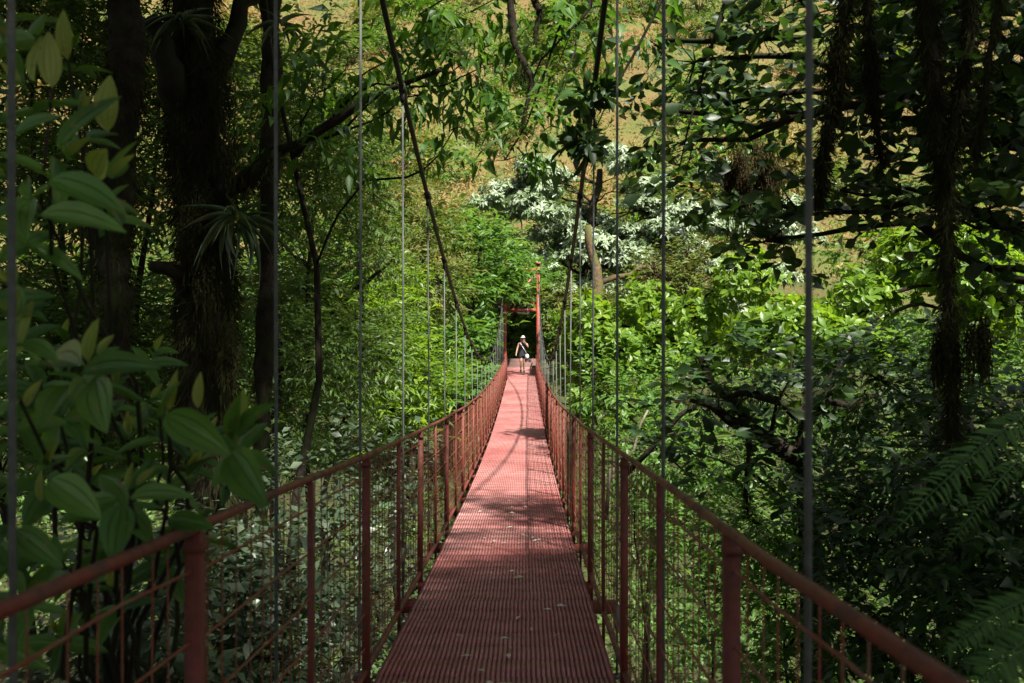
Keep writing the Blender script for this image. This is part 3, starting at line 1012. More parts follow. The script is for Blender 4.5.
# ------------------------------------------------------------------ right side: bright shrub, mossy tree, round-leaved tree
LF_BR = dict(n=9, L=.165, wr=.46, t=LEAF_OBOV, step=.045, style='rosette', droop=.15, shell=.45, lift=.35)
plant('bright_shrub', 'tall bright yellow-green shrub right of the far end of the bridge', 'shrub', G(640, 560, 19), P(650, 330, 19), .1,
      [C(590, 322, 19, 34, 24, .9, 142), C(648, 306, 19, 30, 20, .9, 110), C(700, 318, 18.5, 30, 26, .9, 120), C(620, 350, 18.5, 44, 26, .9, 190), C(670, 350, 18.5, 40, 30, .9, 180), C(575, 360, 19.5, 24, 26, .8, 114),
       C(745, 282, 18, 30, 26, .9, 110), C(770, 345, 17, 30, 18, .9, 60), C(600, 395, 18.5, 34, 26, .9, 152)],
      LF_BR, 'bright', group='sunlit broad-leaved shrubs')
plant('bright_shrub', 'wide sunlit yellow-green shrub in front of the tawny hill on the right', 'shrub', G(840, 560, 15), P(850, 330, 15), .1,
      [C(795, 322, 15, 34, 22, .8, 120), C(862, 300, 15.6, 30, 26, .8, 110), C(905, 262, 16, 34, 34, .8, 130), C(770, 335, 14.5, 44, 26, .8, 152), C(840, 345, 14.5, 50, 26, .8, 161), C(960, 270, 15, 44, 40, .8, 161), C(1000, 300, 15, 40, 40, .8, 133)],
      dict(LF_BR, L=.155), 'bright', group='sunlit broad-leaved shrubs')
gb = G(822, 620, 10.5)
tp = np.array([gb - [0, 0, .4], P(815, 590, 10.5), P(808, 520, 10.5), P(802, 460, 10.6), P(806, 415, 10.6), P(830, 380, 10.7), P(850, 350, 10.8), P(880, 320, 11)])
mt = plant('mossy_tree', 'gnarled dark tree with twisting moss-covered limbs right of the bridge', 'tree', gb, None, .17,
      [C(700, 395, 11, 40, 30, .7, 25), C(740, 360, 11, 40, 24, .7, 25), C(790, 395, 11, 44, 26, .7, 29), C(850, 380, 11, 44, 28, .7, 29), C(770, 450, 10.5, 40, 26, .7, 21), C(690, 450, 11.5, 36, 30, .7, 21), C(880, 430, 10.5, 44, 34, .7, 29), C(840, 480, 10.5, 44, 34, .7, 25)],
      dict(n=7, L=.17, wr=.46, t=LEAF_OBOV, step=.06, droop=.25, shell=.3, up=.4), 'round', ls=.5, trunk_pts=tp,
      limbs=[(np.array([P(803, 462, 10.6), P(776, 445, 10.6), P(752, 428, 10.7), P(735, 402, 10.8), P(712, 385, 10.9), P(700, 355, 11)]), .11, .04),
             (np.array([P(752, 428, 10.7), P(730, 420, 10.7), P(712, 405, 10.8), P(690, 400, 11)]), .08, .03),
             (np.array([P(804, 420, 10.6), P(780, 402, 10.5), P(745, 392, 10.5), P(722, 398, 10.6)]), .085, .025),
             (np.array([P(806, 425, 10.6), P(822, 400, 10.4), P(850, 405, 10.3), P(880, 392, 10.2)]), .075, .022),
             (np.array([P(748, 425, 10.7), P(749, 450, 10.7), P(746, 490, 10.7), P(748, 515, 10.7)]), .035, .012),
             (np.array([P(770, 440, 10.6), P(776, 405, 10.5), P(790, 380, 10.4), P(792, 350, 10.3)]), .03, .012)])

mb = MB()
for lp, r_ in (([(803, 462, 10.6), (776, 445, 10.6), (752, 428, 10.7), (735, 402, 10.8), (712, 385, 10.9), (700, 355, 11)], .09),
               ([(752, 428, 10.7), (730, 420, 10.7), (712, 405, 10.8), (690, 400, 11)], .06), ([(804, 420, 10.6), (780, 402, 10.5), (745, 392, 10.5), (722, 398, 10.6)], .07),
               ([(806, 425, 10.6), (822, 400, 10.4), (850, 405, 10.3), (880, 392, 10.2)], .06), ([(748, 425, 10.7), (749, 450, 10.7), (746, 490, 10.7), (748, 515, 10.7)], .03),
               ([(815, 590, 10.5), (808, 520, 10.5), (802, 460, 10.6), (806, 415, 10.6), (830, 380, 10.7)], .15)):
    q = np.array([P(*c_) for c_ in lp])
    moss_coat(mb, q, r_, 130, .12)
mb.build('moss', M['moss'], mt, mt.location)

LF_RND = dict(n=8, L=.13, wr=.56, t=LEAF_OBOV, step=.06, droop=.12, shell=.15, up=.12)
g0 = G(1120, 620, 6.6)
plant('round_leaf_tree', 'dark round-leaved tree spreading across the top right corner', 'tree', g0, P(1100, -120, 6.6), .2,
      [C(700, 60, 8.2, 44, 34, .6, 16), C(760, 40, 8.0, 44, 40, .6, 21), C(720, 105, 8.2, 40, 34, .6, 16), C(770, 110, 7.8, 40, 40, .6, 19), C(660, 40, 8.4, 30, 34, .6, 10), C(665, 110, 8.2, 30, 30, .6, 8),
       C(830, 60, 7.2, 40, 60, .6, 13), C(890, 60, 6.8, 44, 60, .6, 23), C(950, 80, 6.5, 50, 80, .6, 36), C(1000, 130, 6.3, 46, 80, .6, 56), C(840, 190, 7.4, 50, 22, .5, 9),
       C(920, 200, 6.8, 50, 24, .5, 18), C(985, 220, 6.4, 50, 50, .6, 40), C(800, 215, 7.4, 40, 28, .5, 11), C(740, 200, 8, 36, 22, .5, 10), C(770, 240, 7.6, 50, 24, .5, 16), C(690, 140, 8.2, 30, 30, .5, 8),
       C(1010, 60, 6, 40, 70, .6, 40), C(975, 10, 6.2, 60, 30, .6, 40), C(850, 5, 7, 60, 22, .6, 15), C(800, 0, 7.4, 50, 22, .6, 12)],
      LF_RND, 'round', ls=.5)
plant('round_leaf_sprig', 'leafy sprig of dark whorled leaves on the stem beside the right main cable', 'branch', P(728, -60, 6.8), P(690, 0, 6.9), .018,
      [C(590, 100, 6.9, 12, 10, .1, 7), C(583, 145, 6.9, 16, 12, .12, 10), C(600, 90, 6.9, 8, 8, .08, 4)],
      dict(n=8, L=.155, wr=.36, t=LEAF_OBOV, step=.03, style='rosette', droop=.2, shell=.3), 'round',
      trunk_pts=np.array([P(700, -80, 6.8), P(675, -30, 6.8), P(655, 14, 6.8), P(632, 58, 6.85), P(612, 92, 6.9), P(596, 128, 6.9), P(588, 142, 6.9)]), parts=('stem', 'leaves'))
plant('hanging_twig', 'long thin hanging twig between the two right hangers', 'branch', P(740, -60, 7.5), None, .02,
      [C(675, 165, 7.5, 16, 14, .12, 6), C(700, 95, 7.5, 16, 14, .12, 5), C(672, 190, 7.5, 12, 10, .12, 4)],
      dict(LF_RND, L=.13, n=6), 'round',
      trunk_pts=np.array([P(740, -60, 7.5), P(724, 5, 7.5), P(712, 45, 7.5), P(700, 85, 7.5), P(689, 125, 7.5), P(680, 165, 7.5), P(677, 180, 7.5)]), parts=('stem', 'leaves'))

# darker shrubs lower right and far right
for q, (a, b, dpt, sc, lab) in enumerate([
        (930, 420, 8.5, 1, 'dense dark shrub under the hanging moss on the right'),
        (1000, 500, 6.5, 1, 'dark shrub behind the fern fronds'),
        (900, 560, 8.0, 1, 'dim shrub below the fern and above the right handrail')]):
    plant('dark_shrub', lab, 'shrub', G(a, 650, dpt), P(a, b, dpt), .05,
          [C(a - 50, b - 40, dpt, 56, 50, .6, 90), C(a + 30, b - 30, dpt, 56, 56, .6, 90), C(a - 40, b + 50, dpt, 60, 56, .6, 90), C(a + 45, b + 60, dpt, 60, 56, .6, 90), C(a, b + 120, dpt, 80, 50, .7, 100)],
          dict(n=8, L=.12, wr=.44, t=LEAF, step=.045, droop=.25, shell=.2), 'round', group='dark shrubs right of the bridge')
for q, (a, b, dpt, lab) in enumerate([
        (700, 490, 14.0, 'light green shrub seen through the right railing under the mossy limbs'),
        (640, 430, 16.5, 'pale broad-leaved shrub behind the bend of the right handrail'),
        (790, 560, 11.0, 'green shrub behind the thick post of the right railing')]):
    plant('leafy_shrub', lab, 'shrub', G(a, 650, dpt), P(a, b, dpt), .05,
          [C(a - 36, b - 40, dpt, 40, 36, .8, 80), C(a + 36, b - 36, dpt, 44, 40, .8, 80), C(a - 20, b + 40, dpt, 50, 44, .8, 90), C(a + 45, b + 50, dpt, 50, 44, .8, 90), C(a, b + 110, dpt, 70, 44, .9, 100)],
          dict(n=8, L=.15, wr=.36, t=LEAF, step=.055, droop=.2, shell=.25), 'mid', group='leafy shrubs right of the bridge')
# silvery grey shrubs below the left railing
for q, (a, b, dpt, lab) in enumerate([
        (330, 540, 9.0, 'grey-green glossy shrub seen through the left railing'),
        (410, 500, 12.0, 'grey-green shrub beside the left edge of the deck'),
        (240, 600, 7.5, 'dim grey-leaved shrub behind the thick left railing post'),
        (120, 620, 6.0, 'dark shrub with a few shining leaves below the left handrail')]):
    plant('grey_shrub', lab, 'shrub', G(a, 680, dpt), P(a, b, dpt), .05,
          [C(a - 40, b - 50, dpt, 44, 40, .6, 55), C(a + 36, b - 30, dpt, 44, 44, .6, 55), C(a - 30, b + 40, dpt, 56, 50, .7, 68), C(a + 45, b + 60, dpt, 50, 50, .7, 62), C(a, b + 120, dpt, 80, 50, .8, 74)],
          dict(n=8, L=.10 if q < 2 else .12, wr=.5, t=LEAF_FLAT, step=.04, droop=.25, shell=.2), 'silverdull', group='grey-leaved shrubs left of the bridge')

plant('path_shrub', 'green shrub beside the steps just behind the walker', 'shrub', np.array([.3, 50.2, float(ground(.3, 50.2))]), np.array([.4, 50.4, 3.0]), .06,
      [wclump(-.5, 49.6, 1.7, .9, .6, .8, 70), wclump(.7, 49.8, 1.9, .9, .6, .9, 80), wclump(.1, 50.2, 3.0, 1.2, .7, .8, 80), wclump(-1.3, 49.5, 2.6, .7, .6, 1.0, 50), wclump(1.5, 49.2, 2.3, .6, .6, 1.0, 50)],
      dict(n=8, L=.24, wr=.36, t=LEAF, step=.08, droop=.25, shell=.2), 'bright', bark='bark_brown')
# trees closing the view behind the bridge end and the valley sides
LF_BACK = dict(n=8, L=.42, wr=.38, t=LEAF, step=.12, droop=.2, shell=.3, lift=.2)
for a, b, dpt, mat_, lab in [
        (440, 290, 56, 'mid', 'green round-topped tree on the far slope left of the tower'),
        (350, 250, 48, 'mid', 'dense green tree on the far bank behind the feathery one'),
        (280, 230, 42, 'fine', 'tall dim tree on the far bank behind the left branches'),
        (190, 260, 36, 'fine', 'shaded tree on the far bank behind the huge trunk'),
        (90, 280, 30, 'fine', 'dark tree far behind the big-leaved shrub'),
        (530, 330, 60, 'mid', 'dark green tree closing the path behind the walker'),
        (600, 225, 58, 'mid', 'green tree standing just behind the large silvery white crown'),
        (690, 235, 56, 'mid', 'green tree between the two silvery white trees'),
        (520, 225, 60, 'fine', 'dark green tree behind the left side of the silvery crown'),
        (660, 330, 52, 'mid', 'green tree rising behind the bright shrub'),
        (880, 250, 50, 'mid', 'small green tree on the far slope right of the right hanger'),
        (1000, 250, 40, 'mid', 'green tree on the far slope at the right edge')]:
    plant('far_tree', lab, 'tree', G(a, 500, dpt), P(a, b - 20, dpt), .2,
          [C(a - 22, b, dpt, 34, 26, 2, 80), C(a + 24, b + 10, dpt, 32, 26, 2, 80), C(a, b + 50, dpt, 44, 30, 2, 110), C(a - 30, b + 90, dpt, 34, 30, 2, 90), C(a + 30, b + 100, dpt, 34, 34, 2, 90), C(a, b + 140, dpt, 44, 30, 2, 90)],
          LF_BACK, mat_, bark='bark_brown', group='trees on the far bank')

# ------------------------------------------------------------------ mossy hanging branches
def mossy_vine(name, label, cat, px, d, r0, r1, moss_len=.12, per_m=160, beards=(), mat='moss'):
    pts = np.array([P(x, y, d + o) for x, y, o in px])
    e = empty(name, pts[0], label, cat, 'mossy hanging branches')
    # smooth
    t = np.linspace(0, len(pts) - 1, len(pts) * 5)
    q = np.stack([np.interp(t, np.arange(len(pts)), pts[:, k]) for k in range(3)], -1)
    q[1:-1] = (q[:-2] + q[1:-1] + q[2:]) / 3
    rad = np.linspace(r0, r1, len(q)) * (1 + .15 * rng.normal(size=len(q)))
    MB().tube(q, rad, 8, .3, rough=.1).build('stem', M['bark'], e, pts[0], smooth=True)
    mb = MB()
    moss_coat(mb, q, rad, per_m, moss_len)
    for bx, by, bl, bw, n in beards:
        beard(mb, P(bx, by, d), bl, bw, n)
    mb.build('moss', M[mat], e, pts[0])
    return e


mossy_vine('mossy_branch', 'thick forked mossy trunk hanging down near the right edge', 'branch',
           [(924, -60, 0), (926, 10, 0), (932, 70, 0), (938, 130, .05), (944, 190, .1), (947, 260, .1), (950, 330, .1), (953, 400, .1), (950, 440, .1)], 5.6, .06, .022, .11, 420,
           [(945, 330, .3, .1, 60)])
mossy_vine('mossy_branch', 'mossy branch that joins the thick forked one from the right', 'branch',
           [(972, -40, 0), (968, 40, 0), (960, 90, 0), (952, 140, 0), (945, 175, 0)], 5.6, .04, .03, .12, 420)
mossy_vine('mossy_branch', 'mossy branch with a ragged tip hanging just right of the right hanger', 'branch',
           [(848, -40, 0), (843, 30, 0), (838, 80, 0), (830, 120, 0), (822, 160, 0), (818, 200, 0)], 6.0, .04, .012, .13, 400, [(836, 60, .5, .15, 90)])
mossy_vine('mossy_branch', 'thin mossy branch hanging between the hanger and the forked trunk', 'branch',
           [(866, -40, 0), (868, 30, 0), (872, 80, 0), (876, 120, 0), (882, 160, 0)], 6.0, .03, .012, .1, 380, [(871, 60, .35, .12, 70)])
mossy_vine('mossy_branch', 'slender mossy twig slanting at the far top right', 'branch',
           [(1002, -20, 0), (992, 40, 0), (982, 110, 0), (975, 160, 0)], 5.2, .02, .008, .09, 300)
mossy_vine('mossy_branch', 'mossy hooked branch dangling at the top centre', 'branch',
           [(508, -40, 0), (511, 5, 0), (514, 45, 0), (526, 66, 0), (533, 84, 0), (527, 104, 0), (522, 128, 0)], 7.4, .04, .008, .05, 260, [(522, 70, .12, .08, 40)])
mossy_vine('mossy_branch', 'shorter mossy branch hanging right of the hooked one', 'branch',
           [(532, -40, 0), (534, 0, 0), (541, 14, 0), (535, 30, 0), (536, 44, 0)], 7.4, .04, .012, .05, 260)
mossy_vine('mossy_branch', 'crooked mossy branch left of the huge trunk', 'branch',
           [(118, -40, 0), (128, 60, 0), (120, 150, 0), (112, 240, 0), (118, 330, 0), (112, 420, 0)], 8.0, .16, .12, .14, 300, [(120, 80, .8, .3, 160), (110, 220, .9, .3, 160)])
mossy_vine('mossy_branch', 'thin dark trunk draped with moss behind the first left hanger', 'branch',
           [(268, -40, 0), (272, 60, 0), (270, 160, 0), (268, 260, 0), (264, 360, 0), (262, 470, 0), (262, 640, 0)], 10.5, .12, .09, .1, 180)

def moss_beard(label, px, py, d, L, W, n, mat='moss_brown'):
    mb = MB()
    for k in range(4):
        beard(mb, P(px, py, d) + rng.normal(size=3) * [W * .35, W * .35, L * .08], L * (.7 + .5 * rng.random()), W * .6, n // 4)
    o = mb.build('hanging_moss', M[mat], None, tuple(P(px, py, d)))
    tag(o, label, 'moss', 'beards of hanging moss')


moss_beard('wide brown beard of moss hanging among the silvery leaves', 760, 165, 9, .75, .32, 420)
moss_beard('brown moss tuft hanging beside the small silvery tree', 735, 180, 9, .5, .2, 260)
moss_beard('dark beard of moss below the forked mossy trunk', 948, 350, 5.6, .36, .12, 240, 'moss')
moss_beard('dark moss clump at the right of the forked trunk', 985, 335, 5.4, .34, .12, 200, 'moss')

# strap-leaved plant on the huge trunk, another above it
def strap_plant(label, c, n, L, group='strap-leaved plants on the trunks'):
    mb = MB()
    u = unit(n)
    u[:, 2] = u[:, 2] * .6 + .15
    mb.leaves(np.repeat(c[None], n, 0) + u * .05, u, np.array([0, 0, 1.0]) + unit(n) * .2, L * (.5 + .7 * rng.random(n)), .07, LEAF_STRAP)
    o = mb.build('strap_leaf_plant', M['strap'], None, tuple(c))
    tag(o, label, 'plant', group)


strap_plant('drooping strap-leaved plant clinging to the huge dark trunk', P(236, 226, 9.0), 40, .46)
strap_plant('strap-leaved plant high on the huge trunk near the top', P(183, 28, 8.8), 26, .34)
strap_plant('strap-leaved plant beside the first left hanger at the top', P(282, 30, 9.2), 20, .28)

# ------------------------------------------------------------------ big-leaved shrub in front on the left
def hero_shrub():
    o = np.array(P(40, 760, 2.3))
    e = empty('big_leaf_shrub', o, 'big glossy-leaved shrub leaning over the left handrail', 'shrub')
    stems, mb, bud = MB(), MB(), MB()
    up = np.array([0, 0, 1.0])
    # explicit leaves: base pixel, tip pixel, distance, tip distance, width ratio
    K = [
        ((165, 415), (228, 452), 2.0, 1.95, .44, 0), ((232, 452), (262, 502), 2.05, 1.9, .42, 0), ((232, 440), (238, 395), 2.05, 2.0, .34, 0),
        ((238, 432), (272, 402), 2.05, 2.0, .34, 0), ((222, 455), (185, 470), 2.1, 2.2, .42, 0), ((160, 418), (176, 380), 2.05, 2.0, .4, 0),
        ((82, 372), (156, 363), 1.9, 1.85, .36, 0), ((96, 380), (102, 428), 1.9, 1.78, .5, 0), ((80, 366), (44, 352), 1.95, 2.1, .42, 0),
        ((70, 385), (40, 420), 1.95, 1.8, .46, 0), ((130, 498), (190, 493), 1.9, 1.86, .34, 0), ((122, 505), (112, 560), 1.9, 1.8, .5, 0),
        ((118, 498), (60, 520), 1.95, 1.85, .42, 0), ((128, 490), (168, 462), 2.0, 2.1, .42, 0), ((168, 520), (212, 526), 2.1, 2.05, .4, 0),
        ((50, 480), (98, 515), 1.85, 1.78, .46, 0), ((44, 476), (4, 500), 1.9, 1.8, .44, 0), ((45, 470), (76, 452), 1.9, 2.0, .4, 0),
        ((12, 140), (56, 112), 1.8, 1.75, .36, 0), ((58, 150), (116, 92), 1.95, 1.95, .3, 0), ((50, 180), (124, 208), 1.9, 1.85, .38, 0),
        ((108, 178), (134, 138), 2.0, 2.0, .5, 0), ((40, 215), (122, 225), 1.85, 1.8, .34, 0),         ((18, 320), (-20, 360), 1.8, 1.7, .42, 0), ((24, 318), (50, 300), 1.85, 1.9, .4, 0), ((20, 400), (-22, 430), 1.8, 1.75, .44, 0),
        ((15, 530), (60, 565), 1.8, 1.75, .42, 0), ((10, 525), (-30, 560), 1.8, 1.7, .44, 0), ((190, 440), (215, 410), 2.15, 2.2, .4, 0),
        # young upright ones
        ((34, 82), (38, 34), 1.95, 1.95, .34, 1), ((52, 88), (48, 30), 1.95, 1.95, .38, 1), ((108, 132), (108, 74), 2.0, 2.0, .44, 1), ((95, 176), (104, 150), 2.0, 1.95, .8, 1),
        ((20, 345), (30, 300), 1.85, 1.85, .5, 1), ((88, 362), (96, 318), 1.92, 1.92, .36, 1), ((170, 410), (176, 370), 2.05, 2.05, .26, 1), ((198, 408), (200, 372), 2.1, 2.1, .3, 1),
        ((243, 425), (243, 388), 2.05, 2.05, .3, 1), ((128, 488), (132, 462), 1.95, 1.95, .3, 1), ((12, 120), (10, 92), 1.8, 1.8, .34, 1), ((68, 60), (62, 8), 2.1, 2.1, .3, 1),
        ((42, 502), (40, 470), 1.85, 1.85, .3, 1)]
    hubs = []
    for (b, t, d0, d1, wr, kind) in K:
        A, B = P(b[0], b[1], d0), P(t[0], t[1], d1)
        v = B - A
        L = np.linalg.norm(v)
        n = (np.array([0, -.75, .7]) if kind == 0 else np.array([rng.normal() * .3, -1, .15])) + rng.normal(size=3) * .18
        (mb if kind == 0 else bud).leaves(A[None], v[None], n[None], np.array([L]), np.array([wr]), LEAF_HERO)
        hubs.append(A)
    # rosettes all over the bush
    spots = [(165, 430, 2.25), (238, 445, 2.1), (92, 372, 1.95), (130, 500, 2.0), (50, 480, 1.95), (20, 330, 1.85), (60, 170, 2.0), (30, 100, 2.0), (105, 190, 2.1),
             (30, 235, 2.0), (15, 300, 2.3), (20, 420, 1.9), (150, 360, 2.6), (60, 420, 2.2), (180, 480, 2.4), (200, 530, 2.5), (90, 440, 2.3), (10, 560, 1.9), (70, 570, 2.1),
             (130, 450, 2.5), (100, 540, 2.2), (160, 560, 2.5), (20, 190, 1.9), (85, 130, 2.3), (15, 40, 2.0), (-20, 300, 1.9), (-30, 480, 1.9), (-30, 150, 1.9), (40, 380, 2.2), (115, 400, 2.4),
             (30, 600, 2.0), (120, 600, 2.3), (-10, 640, 2.0), (60, 640, 2.3), (85, 215, 2.4), (75, 60, 2.5), (40, 10, 2.4), (200, 450, 2.5), (230, 480, 2.6), (145, 410, 2.7), (60, 350, 2.6), (0, 370, 2.3), (110, 210, 2.4), (90, 480, 2.7)]
    for (x, y, d) in spots:
        c = P(x, y, d)
        ax = np.array([.25, -.35, .9]) + rng.normal(size=3) * .3
        ax /= np.linalg.norm(ax)
        s = np.cross(ax, [0.3, 1, 0]); s /= np.linalg.norm(s)
        f = np.cross(ax, s)
        a0 = rng.random() * 6.28
        for q in range(6):
            a = a0 + q * math.pi / 2 + (math.pi / 4 if q >= 4 else 0)
            rad = math.cos(a) * s + math.sin(a) * f
            lev = -.03 if q < 4 else .03
            dv = rad + ax * (.15 if q < 4 else .9) + [0, 0, -.1]
            mb.leaves((c + ax * lev)[None], dv[None], (ax + rng.normal(size=3) * .15)[None], np.array([.075 + .07 * rng.random()]) * (1 if q < 4 else .7), np.array([.32 + .14 * rng.random()]), LEAF_HERO)
        for q in range(2):
            dv = ax + rng.normal(size=3) * .25
            if rng.random() < .55:
                bud.leaves((c + ax * .04)[None], dv[None], np.array([[0, -1.0, .2]]), np.array([.055 + .02 * rng.random()]), np.array([.32]), LEAF_HERO)
        hubs.append(c)
    for c in hubs[::5]:
        root = o + np.array([(c[0] - o[0]) * .3, .25 + .2 * rng.random(), 0])
        lp = curve(root, c, .02, .1, 8)
        stems.tube(lp, np.linspace(.009, .0035, 8), 6, rng.random())
    mb.build('leaves', M['hero'], e, o, smooth=True)
    bud.build('young_leaves', M['herobud'], e, o, smooth=True)
    stems.build('stem', M['bark'], e, o, smooth=True)


hero_shrub()

# ------------------------------------------------------------------ ferns on the right
def fern(label, fronds, group='ferns on the right'):
    o = P(*fronds[0][0])
    e = empty('fern', o, label, 'fern', group)
    for (a, mid, b, wd) in fronds:
        A, Mi, B = P(*a), P(*mid), P(*b)
        n = 36
        t = np.linspace(0, 1, n)[:, None]
        pts = (1 - t) ** 2 * A + 2 * t * (1 - t) * Mi + t ** 2 * B
        mb = MB()
        mb.tube(pts, np.linspace(.004, .0012, n), 5)
        tan = np.gradient(pts, axis=0); tan /= np.linalg.norm(tan, axis=1)[:, None]
        nr = np.array([-.25, -.8, .6])
        sd = np.cross(tan, nr); sd /= np.linalg.norm(sd, axis=1)[:, None]
        Lp = wd * np.sin(np.pi * (t[:, 0] * .9 + .08)) ** .7
        for s in (-1, 1):
            dv = sd * s + tan * .35 + np.array([0, 0, -.15]) + rng.normal(size=(n, 3)) * .12
            mb.leaves(pts, dv, nr + rng.normal(size=(n, 3)) * .15, Lp * (.7 + .4 * rng.random(n)) * np.where(rng.random(n) < .08, .3, 1), .2, LEAF_LANCE)
        mb.build('frond', M['fern'], e, o)


fern('bright fern frond reaching in from the right edge', [((1040, 405, 2.7), (980, 440, 2.6), (888, 538, 2.45), .075), ((1050, 430, 2.8), (1000, 470, 2.7), (940, 560, 2.6), .045)])
fern('blurred fern fronds in the lower right corner', [((1060, 590, 2.0), (1000, 600, 1.95), (944, 655, 1.9), .05), ((1070, 620, 2.0), (1010, 640, 1.9), (975, 690, 1.85), .07)])

# ------------------------------------------------------------------ scrub on the hillside and ground cover in the ravine
def scatter_hill(n, y0, y1, xr):
    y = y0 + (y1 - y0) * rng.random(n) ** 1.1
    x = (rng.random(n) * 2 - 1) * (xr[0] + xr[1] * y)
    return x, y


mb = MB(); mb2 = MB()
x, y = scatter_hill(13000, 60, 165, (6, .60))
z = ground(x, y)
zone = vnoise(x, y, 11, 2) + .5 * vnoise(x, y, 5, 7)
for sel, target, L, hgt in ((zone > -.45, mb, .42, .9), (zone <= -.45, mb2, .45, .9)):
    X, Y, Z = x[sel], y[sel], z[sel]
    k = len(X)
    base_ = np.stack([X, Y, Z + .1], -1)
    for j in range(9):
        o_ = rng.normal(size=(k, 3)) * [.5, .5, .35]
        o_[:, 2] = np.abs(o_[:, 2]) + .1
        d_ = unit(k); d_[:, 2] = np.abs(d_[:, 2]) * 1.1 + .2
        tone = np.clip((zone[sel] * .4 + .45) + .18 * rng.normal(size=k), 0, 1)
        target.leaves(base_ + o_, d_, unit(k) + [0, -.6, .6], L * (.5 + rng.random(k)), .3, LEAF_FLAT, tone)
tag(mb.build('hillside_bracken', M['bracken']), kind='stuff')
tag(mb2.build('hillside_grass', M['grassy']), kind='stuff')

# shrubs on the hill, bigger and greener
shr_proto = []
for v in range(4):
    c_, t_ = MB(), MB()
    p, u = clump_points((0, 0, 1.3), (1.6, 1.6, 1.3), 120, .35)
    spray(c_, p, u + [0, 0, .3], 7, .3, .4, LEAF, .09, 'alt', .2)
    t_.sticks(np.zeros((20, 3)), p[:20], .04, .01)
    shr_proto.append((c_, t_))
hill_words = ['rounded green bush high on the tawny slope', 'olive bush on the pale slope', 'low spreading bush on the sunny slope']
protos = {}
spots = []
for k in range(120):
    yy = 64 + 75 * rng.random()
    xx = (rng.random() * 2 - 1) * (4 + .55 * yy)
    spots.append((xx, yy))
for k, (xx, yy) in enumerate(spots):
    v = k % 4
    matn = ['mid', 'olive', 'bracken', 'fine'][v]
    zz = float(ground(xx, yy)) - .1
    e = empty('hill_bush', (xx, yy, zz), ['rounded green bush on the far tawny hillside', 'olive bush on the far tawny hillside', 'ragged tawny bush on the far hillside', 'fine-leaved dark bush on the far tawny hillside'][v], 'bush', ['round hillside bushes', 'olive hillside bushes', 'ragged hillside bushes', 'dark hillside bushes'][v])
    if v not in protos:
        a = shr_proto[v][0].build('foliage', M[matn], e)
        b = shr_proto[v][1].build('stem', M['bark_brown'], e)
        protos[v] = (a.data, b.data)
    else:
        for nm, me in zip(('foliage', 'stem'), protos[v]):
            ob = bpy.data.objects.new(nm, me); COL.objects.link(ob); ob.parent = e
    s = .8 + 1.7 * rng.random() ** 1.5
    e.scale = (s, s, s * (.8 + .5 * rng.random()))
    e.rotation_euler = (0, 0, rng.random() * 6.28)

# ravine undergrowth: uncountable low leaves covering the ground
n = 5200
yy = -2 + 54 * rng.random(n)
xx = (rng.random(n) * 2 - 1) * (7 + .62 * np.clip(yy, 0, 60))
keep = (np.abs(xx) > np.where(yy > 33, 2.6, 0.2))
xx, yy = xx[keep], yy[keep]
zz = ground(xx, yy)
k = len(xx)
hmax = np.clip(.5 + .05 * yy, .5, 2.4) * (.6 + .8 * (vnoise(xx, yy, 3, 9) * .5 + .5))
mbs = {'silverdull': MB(), 'mid': MB(), 'fine': MB()}
which = (vnoise(xx, yy, 6, 4) * .6 + rng.normal(size=k) * .5)
left = xx < 0
sel_s = left & (which > -.1) & (yy < 22)
sel_m = ~sel_s & (which > -.2)
sel_f = ~sel_s & ~sel_m
for nm, sel in (('silverdull', sel_s), ('mid', sel_m), ('fine', sel_f)):
    X, Y, Z, H = xx[sel], yy[sel], zz[sel], hmax[sel]
    q = len(X)
    Ls = .10 + .004 * Y
    for j in range(26):
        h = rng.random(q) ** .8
        o_ = rng.normal(size=(q, 3)) * .42 * (.7 + .5 * H[:, None])
        p = np.stack([X + o_[:, 0], Y + o_[:, 1], Z + H * h], -1)
        p[:, 2] = np.minimum(p[:, 2], np.where(np.abs(p[:, 0]) < 1.1, deck_z(p[:, 1]) - .5, 1e3))
        d_ = unit(q); d_[:, 2] = d_[:, 2] * .5 - .1
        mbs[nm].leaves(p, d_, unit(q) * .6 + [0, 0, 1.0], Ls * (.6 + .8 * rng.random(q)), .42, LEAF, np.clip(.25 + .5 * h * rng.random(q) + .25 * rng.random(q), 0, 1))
tag(mbs['silverdull'].build('grey_undergrowth', M['silverdull']), kind='stuff')
tag(mbs['mid'].build('green_undergrowth', M['mid']), kind='stuff')
tag(mbs['fine'].build('dim_undergrowth', M['fine']), kind='stuff')

# ------------------------------------------------------------------ fallen leaves on the deck
for k in range(44):
    yy = 4.3 + 7.0 * rng.random() ** 1.7
    xx = (rng.random() * 2 - 1) * .5
    if k == 0:
        xx, yy = -.57, 6.0
    z = float(deck_z(yy)) + .02
    mb = MB()
    a = rng.random() * 6.28
    L = (.04 + .05 * rng.random()) if k else .1
    mb.leaves(np.array([[xx, yy, z]]), np.array([[math.cos(a), math.sin(a), 0]]), np.array([[0, 0, 1.0]]) + rng.normal(size=(1, 3)) * .35 + [0, -.25, 0], L, .4 if k % 3 else .2, LEAF_FLAT, free=True)
    o = mb.build('fallen_leaf', M['litter' if k else 'bright'], None, (xx, yy, z))
    if k == 0:
        tag(o, 'larger green fallen leaf at the left edge of the deck', 'leaf', 'leaves fallen on the deck')
    else:
        tag(o, 'small pale dry leaf lying on the near half of the red deck', 'leaf', 'leaves fallen on the deck')

